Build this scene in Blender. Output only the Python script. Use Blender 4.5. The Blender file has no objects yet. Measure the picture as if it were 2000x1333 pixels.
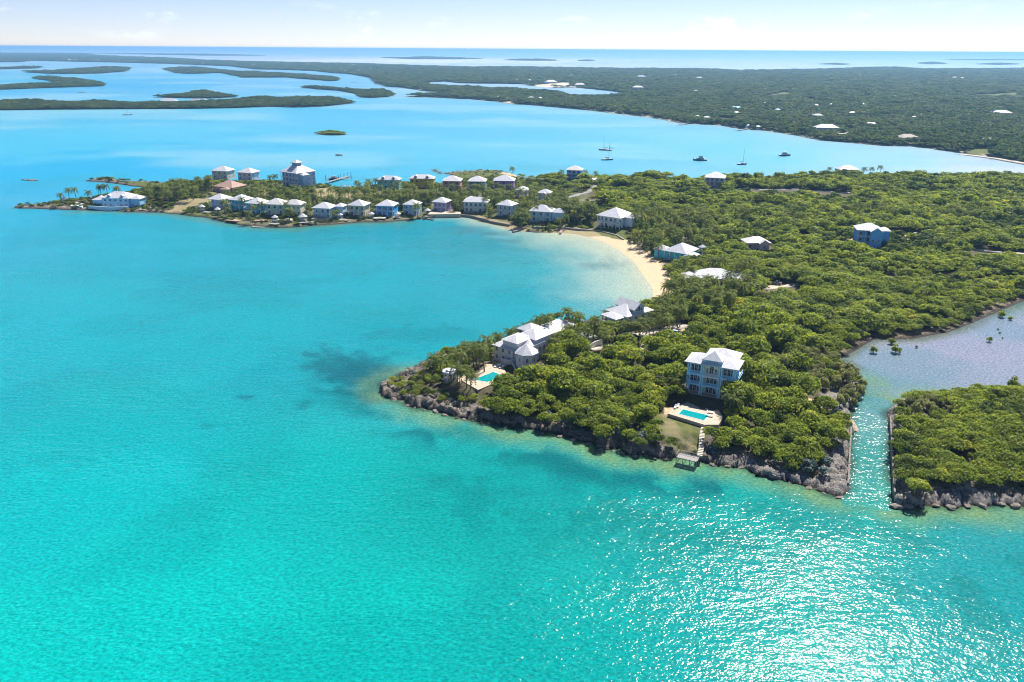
import bpy, math, random
import numpy as np
from mathutils import Matrix, Vector
R = math.radians
random.seed(7); rng = np.random.default_rng(7)
SC = bpy.context.scene
COL = SC.collection

# ------------------------------------------------------------------ camera
CH, FPX = 110.0, 1556.0
PITCH, ROLL = R(20.13), R(0.37)
cp, sp, cr, sr = math.cos(PITCH), math.sin(PITCH), math.cos(ROLL), math.sin(ROLL)
FW = np.array([0, cp, -sp]); UP0 = np.array([0, sp, cp]); RT0 = np.array([1.0, 0, 0])
RT = RT0*cr + UP0*sr; UP = UP0*cr - RT0*sr
cam = bpy.data.objects.new('camera', bpy.data.cameras.new('camera'))
COL.objects.link(cam); SC.camera = cam
cam.data.sensor_width = 36; cam.data.lens = 28.0
cam.data.clip_start = 1; cam.data.clip_end = 200000
M = Matrix.Identity(4)
for i in range(3):
    M[i][0] = RT[i]; M[i][1] = UP[i]; M[i][2] = -FW[i]
M[2][3] = CH
cam.matrix_world = M

# ------------------------------------------------------------------ light
SUN_AZ, SUN_EL = R(30), R(50)          # azimuth clockwise from +Y
w = bpy.data.worlds.new('World'); SC.world = w; w.use_nodes = True
nt = w.node_tree; nt.nodes.clear()
wo = nt.nodes.new('ShaderNodeOutputWorld'); bg = nt.nodes.new('ShaderNodeBackground')
sky = nt.nodes.new('ShaderNodeTexSky'); sky.sky_type = 'NISHITA'; sky.sun_disc = False
sky.sun_elevation = SUN_EL; sky.sun_rotation = SUN_AZ
sky.altitude = 100; sky.air_density = 0.7; sky.dust_density = 0.0; sky.ozone_density = 4.0
# small fair-weather cumulus low on the horizon, all round
tc = nt.nodes.new('ShaderNodeTexCoord')
def wn(t, **k):
    n = nt.nodes.new(t)
    for a, b in k.items(): setattr(n, a, b)
    return n
mp = wn('ShaderNodeMapping'); mp.inputs['Scale'].default_value = (14, 14, 38)
nz = wn('ShaderNodeTexNoise'); nz.inputs['Scale'].default_value = 1.0; nz.inputs['Detail'].default_value = 7; nz.inputs['Roughness'].default_value = .62
rp = wn('ShaderNodeValToRGB'); rp.color_ramp.elements[0].position = .56; rp.color_ramp.elements[1].position = .72
sx = wn('ShaderNodeSeparateXYZ')
band = wn('ShaderNodeValToRGB'); cr_ = band.color_ramp
cr_.elements[0].position = .006; cr_.elements[0].color = (0, 0, 0, 1)
cr_.elements[1].position = .016; cr_.elements[1].color = (1, 1, 1, 1)
e = cr_.elements.new(.034); e.color = (1, 1, 1, 1); e = cr_.elements.new(.05); e.color = (0, 0, 0, 1)
mu = wn('ShaderNodeMath', operation='MULTIPLY'); mu2 = wn('ShaderNodeMath', operation='MULTIPLY'); mu2.inputs[1].default_value = .4
mx = wn('ShaderNodeMixRGB'); mx.inputs[2].default_value = (10, 10, 10, 1)
L = nt.links.new
L(tc.outputs['Generated'], mp.inputs['Vector']); L(mp.outputs[0], nz.inputs['Vector']); L(nz.outputs['Fac'], rp.inputs[0])
L(tc.outputs['Generated'], sx.inputs[0]); L(sx.outputs['Z'], band.inputs[0])
L(rp.outputs[0], mu.inputs[0]); L(band.outputs[0], mu.inputs[1]); L(mu.outputs[0], mu2.inputs[0])
tn = wn('ShaderNodeMixRGB', blend_type='MULTIPLY'); tn.inputs[0].default_value = 1; tn.inputs[2].default_value = (.755, .675, .74, 1); L(sky.outputs[0], tn.inputs[1])   # moist sea air: paler, bluer rim
L(mu2.outputs[0], mx.inputs[0]); L(tn.outputs[0], mx.inputs[1]); L(mx.outputs[0], bg.inputs[0]); L(bg.outputs[0], wo.inputs[0])
bg.inputs[1].default_value = 0.095
sun = bpy.data.objects.new('sun', bpy.data.lights.new('sun', 'SUN')); COL.objects.link(sun)
sun.data.energy = 5.0; sun.data.angle = R(0.53); sun.data.color = (1.0, .95, .87)
sd = Vector((math.sin(SUN_AZ)*math.cos(SUN_EL), math.cos(SUN_AZ)*math.cos(SUN_EL), math.sin(SUN_EL)))
sun.rotation_euler = sd.to_track_quat('Z', 'Y').to_euler(); sun.location = (0, 0, 200)
vs = SC.view_settings; vs.view_transform = 'Standard'; vs.look = 'None'; vs.exposure = 0.85; vs.gamma = 1
cy = SC.cycles; cy.max_bounces = 6; cy.diffuse_bounces = 4; cy.glossy_bounces = 2; cy.transmission_bounces = 3
cy.transparent_max_bounces = 4; cy.volume_bounces = 0; cy.sample_clamp_indirect = 4; cy.sample_clamp_direct = 0
HAZE = 0.00008
cy.use_adaptive_sampling = True; cy.adaptive_threshold = .02; cy.adaptive_min_samples = 12
cy.filter_width = 1.05
cy.use_denoising = True; cy.caustics_reflective = False; cy.caustics_refractive = False

# ------------------------------------------------------------------ pixel <-> ground
def P(px, py, z=0.0):
    a = (px-1000.0)/FPX; b = (666.5-py)/FPX
    d = FW + a*RT + b*UP
    s = -d[2]/math.hypot(d[0], d[1])
    if s < 0.0068: d = np.array([d[0], d[1], -0.0068*math.hypot(d[0], d[1])])
    t = (CH-z)/(-d[2])
    return (d[0]*t, d[1]*t)
def proj(x, y, z):
    v = np.stack([np.asarray(x, float), np.asarray(y, float), np.asarray(z, float)-CH], -1)
    dep = v@FW
    return 1000+FPX*(v@RT)/dep, 666.5-FPX*(v@UP)/dep, dep
def PL(pts, z=0.0): return [P(a, b, z) for a, b in pts]

# ------------------------------------------------------------------ noise
def _h(ix, iy, s):
    v = np.sin(ix*127.1+iy*311.7+s*74.7)*43758.5453
    return v-np.floor(v)
def vn(x, y, s=0):
    x = np.asarray(x, float); y = np.asarray(y, float)
    ix = np.floor(x); iy = np.floor(y); fx = x-ix; fy = y-iy
    fx = fx*fx*(3-2*fx); fy = fy*fy*(3-2*fy)
    a = _h(ix, iy, s); b = _h(ix+1, iy, s); c = _h(ix, iy+1, s); d = _h(ix+1, iy+1, s)
    return (a*(1-fx)+b*fx)*(1-fy)+(c*(1-fx)+d*fx)*fy
def fbm(x, y, sc, oc=4, s=0):
    x = np.asarray(x, float)/sc; y = np.asarray(y, float)/sc
    v = 0; a = .5; t = 0
    for i in range(oc):
        v = v+a*vn(x, y, s+i); t += a; a *= .5; x = x*2.03+5.1; y = y*2.03+3.7
    return v/t
def sst(a, b, x):
    t = np.clip((x-a)/(b-a), 0, 1); return t*t*(3-2*t)

# ------------------------------------------------------------------ coastlines (traced where the water meets the land)
A = [(2000,589),(1960,606),(1900,632),(1853,650),(1781,663),(1708,664),(1643,701),(1668,722),(1682,748),(1672,775),(1663,798),(1660,833),(1661,850),(1658,900),(1657,940),(1651,964),
(1640,970),(1629,969),(1610,962),(1594,957),(1575,949),(1560,945),(1540,941),(1519,935),(1500,928),(1479,926),(1462,916),(1445,912),(1420,910),(1400,908),(1375,903),(1350,893),(1321,894),(1300,898),(1287,894),(1260,888),(1240,890),(1224,888),
(1216,876),(1190,880),(1168,878),(1162,866),(1135,862),(1110,854),(1090,848),(1070,846),(1045,838),(1020,836),(1000,836),(980,832),(958,824),(936,824),(908,818),(893,816),(877,810),(855,803),(835,799),(815,797),(797,791),(793,783),(772,780),(760,777),(751,772),
(744,757),(746,750),(761,745),(775,738),(789,730),(814,722),(820,713),(843,701),(868,694),(900,686),(940,678),(974,672),(1003,657),(1024,645),(1051,636),(1075,631),(1100,630),(1148,629),(1172,626),(1205,612),(1240,602),(1262,594),(1274,582),
(1276,570),(1268,555),(1260,545),(1250,530),(1240,515),(1225,501),(1210,490),(1195,481),(1180,474),(1165,468),(1147,463),(1130,459),(1113,457),(1090,456),(1045,455),(1003,451),(985,446),(969,441),(950,437),(935,433),(918,427),(900,425),(850,426),(826,429),
(782,432),(755,434),(728,435),(713,434),(690,436),(662,438),(640,440),(611,441),(585,444),(560,445),(526,445),(500,443),(475,441),(460,438),(446,436),(425,431),(407,426),(390,424),(375,423),(357,420),(335,418),(315,416),(285,415),(252,415),(230,413),(210,412),
(180,411),(147,411),(125,410),(105,409),(70,408),(27,407),(30,404),(42,402),(70,401),(95,399),(115,395),(140,393),(170,388),(220,380),(271,372),(288,367),(265,365),(240,361),(210,357),(185,355),(166,354),(185,351),(210,348)]
N7 = [(231,345),(273,347),(315,348),(360,347),(400,346),(460,346),(520,347),(550,347),(600,350),(640,355),(669,361),(705,360),(736,354),(770,350),(800,350),(850,351),(880,349),(896,345)]
A2 = [(880,341),(862,338),(845,334),(850,330)]
N8 = [(857,327),(875,325),(910,323),(952,321),(986,324),(1011,331),(1040,336),(1096,337),(1172,341),(1232,340),(1283,339),(1325,340),(1417,337),(1495,340),(1558,336),(1611,332),(1690,336),(1758,336),(1835,335),(1912,333),(2000,337),(2150,338),(2500,345),(2700,380),(2600,430),(2350,490),(2150,545)]
MAIN = PL(A)+PL(N7, 4)+PL(A2)+PL(N8, 6)
ISLET = PL([(1733,805),(1760,790),(1800,780),(1860,778),(1930,778),(2000,775),(2200,770),(2420,860),(2400,985),(2200,1000),(2080,988),(2000,990),(1960,985),(1926,990),(1895,986),(1864,994),(1830,988),(1790,992),(1770,991),(1753,991),(1746,980),(1743,940),(1741,905),(1739,860),(1738,830)])
FAR = PL([(2400,378),(2150,343),(2000,322),(1940,310),(1880,301),(1820,292),(1780,287),(1730,286),(1660,280),(1600,275),(1550,265),(1500,257),(1440,252),(1400,245),(1330,242),(1290,233),(1220,224),(1150,216),(1080,210),(1040,206),(1000,204),(960,198),(925,195),(850,191),(790,190),
(790,188),(830,186),(895,184),(860,182),(830,179),(815,176),(790,172),(757,170),(735,165),(727,158),(722,153),(705,149),(680,145),(645,143),(610,139),(550,137),(500,136),(450,130),(400,128),(325,125),(250,123),(150,121),(65,119),(35,122),(0,122),(-400,118)])+PL([(-400,96),(0,97),(100,98),(145,103),(230,109),(330,112),(400,116),(500,119),(600,121),(720,123),(760,125),(900,129),(1000,129),(1200,132),(1400,133),(1450,136),(1500,135),(1650,132),(1690,130),(1760,130),(1800,133),(2000,132),(2500,136)], 9)
POND = PL([(827,161),(870,160),(900,163),(960,164),(1025,165),(1040,169),(1080,172),(1120,171),(1160,175),(1190,178),(1225,182)])+PL([(1200,185),(1165,186),(1125,184),(1095,177),(1050,174),(967,170),(900,167),(850,165)], 7)
ISL = [
 PL([(-200,217),(0,216),(100,215),(250,214),(400,213),(480,211),(530,209),(575,211),(605,210),(640,208),(700,201),(706,198)])+PL([(698,195),(660,188),(600,186),(480,189),(400,195),(300,197),(150,195),(0,193),(-200,192)], 7),
 PL([(288,190),(340,192),(410,193),(470,190)])+PL([(440,184),(405,176),(375,177),(360,181),(310,186)], 4),
 PL([(585,172),(620,175),(660,178),(690,183),(705,191),(725,192),(760,190),(773,186)])+PL([(771,181),(755,176),(700,175),(660,172),(610,168)], 4),
 PL([(-200,140),(0,136),(75,134),(84,132)])+PL([(75,130),(40,130),(0,132),(-200,135)], 4),
 PL([(36,141),(100,145),(150,145),(200,144),(250,140),(256,134)])+PL([(250,131),(190,131),(150,134),(100,138)], 4),
 PL([(-200,180),(0,176),(100,172),(200,169),(206,165)])+PL([(190,158),(140,152),(80,149),(62,151),(85,155),(112,160),(85,163),(0,167),(-200,170)], 4),
 PL([(318,136),(340,143),(370,145),(430,143),(455,148),(470,152),(560,152),(640,159),(664,158)])+PL([(660,150),(560,143),(450,138),(400,132),(350,131)], 4),
 PL([(614,262),(632,264),(650,265),(670,264),(684,262)])+PL([(675,258),(655,254),(636,255)], 3),
 PL([(-300,104),(120,101),(250,106),(400,109),(520,109)])+PL([(400,104),(250,102),(120,98),(-300,97)], 7),
 PL([(745,113),(800,116),(900,116),(945,115)])+PL([(880,112),(830,110),(780,112)], 5),
 PL([(985,118),(1030,119),(1092,119)])+PL([(1060,115),(1010,115)], 5),
 PL([(1128,119),(1145,120),(1162,119)])+PL([(1145,117)], 3),
 PL([(1600,126),(1645,127),(1660,126)])+PL([(1630,124)], 3),
 PL([(1792,124),(1815,126),(1850,125)])+PL([(1820,121)], 3),
 PL([(1905,126),(1950,127),(1990,126)])+PL([(1950,123)], 3),
 PL([(1845,117),(1920,118),(2050,116)])+PL([(1950,114)], 2),
]
ROCKS = [(661,304,4.5,2.6),(50,352,4.5,1.2),(65,353,6,1.4),(163,181,14,1.2),(198,176,6,1),(235,147,18,1.6),(315,182,7,1),(318,157,5,1),(693,161,16,1.6),(472,135,12,1.2)]

def sdist(x, y, poly, cap=None):
    """signed distance, positive inside; also index of nearest segment"""
    x = np.asarray(x, float).ravel(); y = np.asarray(y, float).ravel()
    p = np.array(poly); q = np.roll(p, -1, 0)
    best = np.full(x.shape, 1e18); idx = np.zeros(x.shape, int); ins = np.zeros(x.shape, bool)
    for i in range(len(p)):
        ax, ay = p[i]; bx, by = q[i]; ex, ey = bx-ax, by-ay
        t = np.clip(((x-ax)*ex+(y-ay)*ey)/(ex*ex+ey*ey+1e-12), 0, 1)
        d = (x-ax-t*ex)**2+(y-ay-t*ey)**2
        m = d < best; best[m] = d[m]; idx[m] = i
        if ay != by:
            c = ((ay > y) != (by > y)) & (x < ex*(y-ay)/(by-ay)+ax)
            ins ^= c
    return np.where(ins, 1, -1)*np.sqrt(best), idx
def inside(x, y, poly):
    x = np.asarray(x, float); y = np.asarray(y, float); ins = np.zeros(x.shape, bool); n = len(poly)
    for i in range(n):
        ax, ay = poly[i]; bx, by = poly[(i+1) % n]
        if ay != by: ins ^= ((ay > y) != (by > y)) & (x < (bx-ax)*(y-ay)/(by-ay)+ax)
    return ins
def linedist(x, y, pl):
    x = np.asarray(x, float); y = np.asarray(y, float); best = np.full(x.shape, 1e18)
    for (ax, ay), (bx, by) in zip(pl[:-1], pl[1:]):
        ex, ey = bx-ax, by-ay
        t = np.clip(((x-ax)*ex+(y-ay)*ey)/(ex*ex+ey*ey+1e-12), 0, 1)
        best = np.minimum(best, (x-ax-t*ex)**2+(y-ay-t*ey)**2)
    return np.sqrt(best)

BEACH = PL([(1276,572),(1260,545),(1240,515),(1210,490),(1180,474),(1147,463),(1113,457)])
BEACH2 = PL([(1003,451),(985,446),(969,441),(935,433),(918,427),(890,424),(860,424)])
LAGB = PL([(2000,589),(1960,606),(1900,632),(1853,650),(1781,663),(1708,664),(1643,701),(1668,722)])
TIPROAD = PL([(300,412),(330,403),(370,398),(420,396)], 3)
PADS = [(*P(1395,772,5), 15, 5.0), (*P(1338,838,4), 13, 3.7), (*P(945,738,4.5), 15, 4.1), (*P(1300,648,5), 12, 4.8)]     # levelled building plots
def H_main(x, y, d=None):
    sh = np.shape(x); x = np.ravel(np.asarray(x, float)); y = np.ravel(np.asarray(y, float))
    if d is None: d, _ = sdist(x, y, MAIN)
    r = np.hypot(x, y)
    near = 1-sst(330, 400, r)
    n1 = fbm(x, y, 5, 4, 3); n2 = fbm(x, y, 30, 3, 9)
    rid = 1-np.abs(2*fbm(x, y, 3.2, 3, 21)-1)
    dd = d+(fbm(x, y, 6, 4, 33)-.5)*(1.5+5.5*near)
    cl = (.9+.9*near)*(.25+1.35*fbm(x, y, 16, 2, 77)**1.3)*(1-np.exp(-np.maximum(dd, 0)/1.6))
    rock = cl*(.55+.9*n1*(.6+.4*rid))+(rid-.6)*1.1*np.exp(-(dd/7)**2)
    plat = sst(2, 34, d)*(2.2+2.2*n2)
    hr = rock+plat
    cr3 = (1-np.abs(2*fbm(x, y, 2.6, 4, 55)-1)-.66)*3.6*np.exp(-(np.maximum(dd, 0)/6.5)**2)*(.35+.65*near); hr = hr+cr3+.16*np.sin(hr*7.5)*near
    b = np.minimum(linedist(x, y, BEACH), linedist(x, y, BEACH2)+4)
    hb = np.minimum(d*.11, 2.0)+sst(14, 40, d)*2.4
    wb = 1-sst(16, 26, b)
    lb = 1-sst(8, 18, linedist(x, y, LAGB))
    h = hr*(1-wb)+hb*wb
    h = h*(1-lb)+np.minimum(d*.10, 3)*lb
    for px_, py_, pr_, pz_ in PADS:
        q_ = np.hypot(x-px_, y-py_); wq = (1-sst(.55*pr_, pr_, q_))*sst(3, 9, d); h = h*(1-wq)+pz_*wq
    out = d < 0
    h = np.where(out & (dd < .3), np.maximum(d*.55, -6), h)
    return h.reshape(sh)
def H_islet(x, y, d=None):
    sh = np.shape(x); x = np.ravel(np.asarray(x, float)); y = np.ravel(np.asarray(y, float))
    if d is None: d, _ = sdist(x, y, ISLET)
    n1 = fbm(x, y, 5, 4, 3); rid = 1-np.abs(2*fbm(x, y, 3.2, 3, 21)-1)
    dd = d+(fbm(x, y, 4, 3, 33)-.5)*2.5
    h = 2.3*(.35+1.2*fbm(x, y, 16, 2, 77))*(1-np.exp(-np.maximum(dd, 0)/2.2))*(.55+.9*n1*(.6+.4*rid))+(rid-.6)*1.1*np.exp(-(dd/7)**2)+(1-np.abs(2*fbm(x, y, 2.6, 4, 55)-1)-.66)*3.6*np.exp(-(np.maximum(dd, 0)/7)**2)+sst(2, 30, d)*2.5
    h = np.where((d < 0) & (dd < .3), np.maximum(d*.55, -6), h)
    return h.reshape(sh)
def gz(x, y): return float(H_main(np.array([x]), np.array([y]))[0])

# ------------------------------------------------------------------ materials
MATS = {}
def newmat(name):
    m = bpy.data.materials.new(name); m.use_nodes = True; t = m.node_tree
    return m, t, t.nodes['Principled BSDF']
def pm(name, col, rough=.7, var=.15, scale=1.5, bump=0.0, bscale=6, spec=.3, metal=0, dirt=None):
    """painted / mineral surface with noise in colour and a little relief"""
    if name in MATS: return MATS[name]
    m, t, b = newmat(name); N = t.nodes.new; K = t.links.new
    tc = N('ShaderNodeTexCoord'); n = N('ShaderNodeTexNoise'); n.inputs['Scale'].default_value = scale; n.inputs['Detail'].default_value = 6; n.inputs['Roughness'].default_value = .65
    mix = N('ShaderNodeMixRGB'); c2 = dirt or tuple(c*(1-2*var) for c in col)
    mix.inputs[1].default_value = (*c2, 1); mix.inputs[2].default_value = (*[min(1, c*(1+var*.6)) for c in col], 1)
    r = N('ShaderNodeValToRGB'); r.color_ramp.elements[0].position = .28; r.color_ramp.elements[1].position = .68
    K(tc.outputs['Object'], n.inputs['Vector']); K(n.outputs['Fac'], r.inputs[0]); K(r.outputs[0], mix.inputs[0]); K(mix.outputs[0], b.inputs['Base Color'])
    b.inputs['Roughness'].default_value = rough; b.inputs['Specular IOR Level'].default_value = spec; b.inputs['Metallic'].default_value = metal
    if bump:
        n2 = N('ShaderNodeTexNoise'); n2.inputs['Scale'].default_value = bscale; n2.inputs['Detail'].default_value = 5
        bp = N('ShaderNodeBump'); bp.inputs['Strength'].default_value = bump; bp.inputs['Distance'].default_value = .3
        K(tc.outputs['Object'], n2.inputs['Vector']); K(n2.outputs['Fac'], bp.inputs['Height']); K(bp.outputs[0], b.inputs['Normal'])
    MATS[name] = m; return m
def glassmat():
    if 'pane_glass' in MATS: return MATS['pane_glass']
    m, t, b = newmat('pane_glass'); b.inputs['Base Color'].default_value = (.025, .035, .05, 1); b.inputs['Roughness'].default_value = .06
    b.inputs['Specular IOR Level'].default_value = .6; MATS['pane_glass'] = m; return m
def roofmat(name='white_roof', col=(.60, .60, .63)):
    if name in MATS: return MATS[name]
    m, t, b = newmat(name); N = t.nodes.new; K = t.links.new
    tc = N('ShaderNodeTexCoord'); n = N('ShaderNodeTexNoise'); n.inputs['Scale'].default_value = .5; n.inputs['Detail'].default_value = 8; n.inputs['Roughness'].default_value = .7
    mix = N('ShaderNodeMixRGB'); mix.inputs[1].default_value = (*[c*.80 for c in col], 1); mix.inputs[2].default_value = (*col, 1)
    r = N('ShaderNodeValToRGB'); r.color_ramp.elements[0].position = .3; r.color_ramp.elements[1].position = .6
    K(tc.outputs['Object'], n.inputs['Vector']); K(n.outputs['Fac'], r.inputs[0]); K(r.outputs[0], mix.inputs[0])
    wv = N('ShaderNodeTexWave'); wv.wave_type = 'BANDS'; wv.bands_direction = 'Z'; wv.inputs['Scale'].default_value = 1.6; wv.inputs['Distortion'].default_value = .4
    bp = N('ShaderNodeBump'); bp.inputs['Strength'].default_value = .15; bp.inputs['Distance'].default_value = .08
    K(tc.outputs['Object'], wv.inputs['Vector']); K(wv.outputs['Fac'], bp.inputs['Height']); K(bp.outputs[0], b.inputs['Normal'])
    K(mix.outputs[0], b.inputs['Base Color']); b.inputs['Roughness'].default_value = .55; b.inputs['Specular IOR Level'].default_value = .26
    MATS[name] = m; return m
def leafmat(name, a, bcol, trans=.4, lig=None, scale=.12):
    m, t, b = newmat(name); N = t.nodes.new; K = t.links.new; t.nodes.remove(b)
    out = t.nodes['Material Output']
    oi = N('ShaderNodeObjectInfo'); geo = N('ShaderNodeNewGeometry')
    n = N('ShaderNodeTexNoise'); n.inputs['Scale'].default_value = scale; n.inputs['Detail'].default_value = 4; n.inputs['Roughness'].default_value = .7
    K(geo.outputs['Position'], n.inputs['Vector'])
    add = N('ShaderNodeMath'); add.operation = 'MULTIPLY_ADD'; add.inputs[1].default_value = .55; K(oi.outputs['Random'], add.inputs[0])
    mr = N('ShaderNodeMapRange'); mr.inputs['From Min'].default_value = .3; mr.inputs['From Max'].default_value = .75; mr.inputs['To Max'].default_value = .55
    K(n.outputs['Fac'], mr.inputs['Value']); K(mr.outputs[0], add.inputs[2])
    r = N('ShaderNodeValToRGB'); el = r.color_ramp.elements
    el[0].position = .05; el[0].color = (*a, 1); el[1].position = .8; el[1].color = (*bcol, 1)
    if lig: e = el.new(.98); e.color = (*lig, 1)
    K(add.outputs[0], r.inputs[0])
    d = N('ShaderNodeBsdfDiffuse'); tr = N('ShaderNodeBsdfTranslucent'); mx = N('ShaderNodeMixShader'); mx.inputs[0].default_value = trans
    hs = N('ShaderNodeHueSaturation'); hs.inputs['Value'].default_value = 1.5; hs.inputs['Hue'].default_value = .485; hs.inputs['Saturation'].default_value = 1.1
    K(r.outputs[0], d.inputs[0]); K(r.outputs[0], hs.inputs['Color']); K(hs.outputs[0], tr.inputs[0]); K(d.outputs[0], mx.inputs[1]); K(tr.outputs[0], mx.inputs[2])
    gl = N('ShaderNodeBsdfGlossy'); gl.inputs['Roughness'].default_value = .45; m2 = N('ShaderNodeMixShader'); m2.inputs[0].default_value = .01
    K(mx.outputs[0], m2.inputs[1]); K(gl.outputs[0], m2.inputs[2]); K(m2.outputs[0], out.inputs[0])
    MATS[name] = m; return m
LEAF = leafmat('leaf_green', (.115, .17, .03), (.26, .32, .055), .55, (.40, .40, .065))
LEAFD = leafmat('leaf_far', (.04, .075, .028), (.105, .15, .05), .45, (.19, .20, .06), .02)
LEAFY = leafmat('leaf_yellow', (.12, .16, .02), (.26, .27, .03), .45)
LEAFS = leafmat('leaf_silver', (.10, .14, .12), (.20, .25, .22), .25)
LEAFC = leafmat('leaf_casuarina', (.19, .22, .085), (.30, .32, .13), .5)
LEAFP = leafmat('leaf_palm', (.085, .125, .035), (.21, .25, .065), .45, (.36, .32, .07))
LEAFV = leafmat('leaf_dark', (.045, .08, .02), (.13, .18, .04), .45, (.22, .26, .045))
BARK = pm('bark', (.16, .13, .10), .9, .3, 3)
PTRUNK = pm('palm_bark', (.24, .20, .16), .9, .25, 3)
WHITE = pm('white_paint', (.78, .78, .77), .5, .05, .8)
ROOF = roofmat()
GLASS = glassmat()
DECKW = pm('weathered_wood', (.36, .34, .32), .85, .2, 2, .2)
STONE = pm('pale_stone', (.50, .42, .32), .8, .15, .7, .2)
CONC = pm('concrete', (.46, .44, .42), .85, .15, .6, .15)

# ------------------------------------------------------------------ mesh helpers
class MB:
    def __init__(s): s.v = []; s.f = []; s.m = []
    def quad(s, pts, mi=0):
        n = len(s.v); s.v += [tuple(p) for p in pts]; s.f.append(tuple(range(n, n+len(pts)))); s.m.append(mi)
    def box(s, x0, x1, y0, y1, z0, z1, mi=0, rot=None, org=None):
        n = len(s.v); c = [(x, y, z) for z in (z0, z1) for y in (y0, y1) for x in (x0, x1)]
        if rot: 
            ox, oy = org or (0, 0); ca, sa = math.cos(rot), math.sin(rot)
            c = [(ox+(x-ox)*ca-(y-oy)*sa, oy+(x-ox)*sa+(y-oy)*ca, z) for x, y, z in c]
        s.v += c
        for f in ((0,2,3,1),(4,5,7,6),(0,1,5,4),(2,6,7,3),(0,4,6,2),(1,3,7,5)): s.f.append(tuple(n+i for i in f)); s.m.append(mi)
    def prism(s, poly, z0, z1, mi=0):
        n = len(s.v); k = len(poly)
        s.v += [(x, y, z0) for x, y in poly]+[(x, y, z1) for x, y in poly]
        s.f.append(tuple(range(n+k, n+2*k))); s.m.append(mi); s.f.append(tuple(range(n+k-1, n-1, -1))); s.m.append(mi)
        for i in range(k): s.f.append((n+i, n+(i+1) % k, n+k+(i+1) % k, n+k+i)); s.m.append(mi)
    def tube(s, pts, rad, k=6, mi=0):
        n = len(s.v)
        for i, p in enumerate(pts):
            p = Vector(p); a = Vector(pts[max(i-1, 0)]); b = Vector(pts[min(i+1, len(pts)-1)]); t = (b-a).normalized()
            u = t.cross(Vector((0, 1, 0)) if abs(t.y) < .9 else Vector((1, 0, 0))).normalized(); v = t.cross(u)
            r = rad[i] if hasattr(rad, '__len__') else rad
            for j in range(k):
                an = 2*math.pi*j/k; s.v.append(tuple(p+u*math.cos(an)*r+v*math.sin(an)*r))
        for i in range(len(pts)-1):
            for j in range(k):
                s.f.append((n+i*k+j, n+i*k+(j+1) % k, n+(i+1)*k+(j+1) % k, n+(i+1)*k+j)); s.m.append(mi)
        s.f.append(tuple(n+(len(pts)-1)*k+j for j in range(k))); s.m.append(mi)
    def mesh(s, name, mats):
        me = bpy.data.meshes.new(name); me.from_pydata(s.v, [], s.f)
        for m in (mats if isinstance(mats, (list, tuple)) else [mats]): me.materials.append(m)
        if len(me.materials) > 1: me.polygons.foreach_set('material_index', s.m)
        me.update(); return me
    def build(s, name, mats, parent=None): return ob(name, s.mesh(name, mats), parent)
def ob(name, me, parent=None, loc=None, rz=0, sc=None):
    o = bpy.data.objects.new(name, me); COL.objects.link(o)
    if parent: o.parent = parent
    if loc is not None: o.location = loc
    if rz: o.rotation_euler = (0, 0, rz)
    if sc is not None: o.scale = sc if hasattr(sc, '__len__') else (sc, sc, sc)
    return o
def tag(o, label=None, cat=None, group=None, kind=None):
    if label: o['label'] = label
    if cat: o['category'] = cat
    if group: o['group'] = group
    if kind: o['kind'] = kind
    return o
def empty(name, loc, rz=0, label=None, cat=None, group=None):
    o = ob(name, None, None, loc, rz); o.empty_display_size = .5
    return tag(o, label, cat, group)
def npmesh(name, v, f, mat, attrs=(), smooth=False):
    v = np.asarray(v, np.float32); f = np.asarray(f, np.int32); k = f.shape[1]
    me = bpy.data.meshes.new(name); me.vertices.add(len(v)); me.vertices.foreach_set('co', v.ravel())
    me.loops.add(f.size); me.loops.foreach_set('vertex_index', f.ravel())
    me.polygons.add(len(f)); me.polygons.foreach_set('loop_start', np.arange(0, f.size, k, dtype=np.int32))
    me.polygons.foreach_set('loop_total', np.full(len(f), k, np.int32))
    if smooth: me.polygons.foreach_set('use_smooth', np.ones(len(f), bool))
    for an, typ, arr in attrs:
        at = me.attributes.new(an, typ, 'POINT')
        if typ == 'FLOAT_COLOR': at.data.foreach_set('color', np.asarray(arr, np.float32).ravel())
        else: at.data.foreach_set('value', np.asarray(arr).ravel())
    me.update(calc_edges=True); me.validate()
    if mat: me.materials.append(mat)
    return me

# ------------------------------------------------------------------ sea
def rings(r0, segs):
    r = [r0]
    for rmax, q in segs:
        while r[-1] < rmax: r.append(r[-1]*q)
    return np.array(r)
az = np.concatenate([np.arange(-180, -40, 4), np.arange(-40, -36, .5), np.arange(-36, 36, .22), np.arange(36, 40, .5), np.arange(40, 180, 4)])
rr = rings(30, [(95, 1.06), (800, 1.0095), (3000, 1.02), (70000, 1.045)])
AZ, RR = np.meshgrid(np.radians(az), rr)
X = RR*np.sin(AZ); Y = RR*np.cos(AZ); xf, yf = X.ravel(), Y.ravel(); rf = RR.ravel()
front = (np.abs(AZ.ravel()) < R(42)) & (rf < 1500)
sdm = np.full(xf.shape, -900.0)
d_, _ = sdist(xf[front], yf[front], MAIN); d2_, _ = sdist(xf[front], yf[front], ISLET)
sdm[front] = np.maximum(d_, d2_)
fr2 = (np.abs(AZ.ravel()) < R(42)) & (rf > 700)
dfar = np.full(xf.shape, -900.0); d3, _ = sdist(xf[fr2], yf[fr2], FAR); dfar[fr2] = d3
off = -sdm                                   # metres from shore
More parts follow.
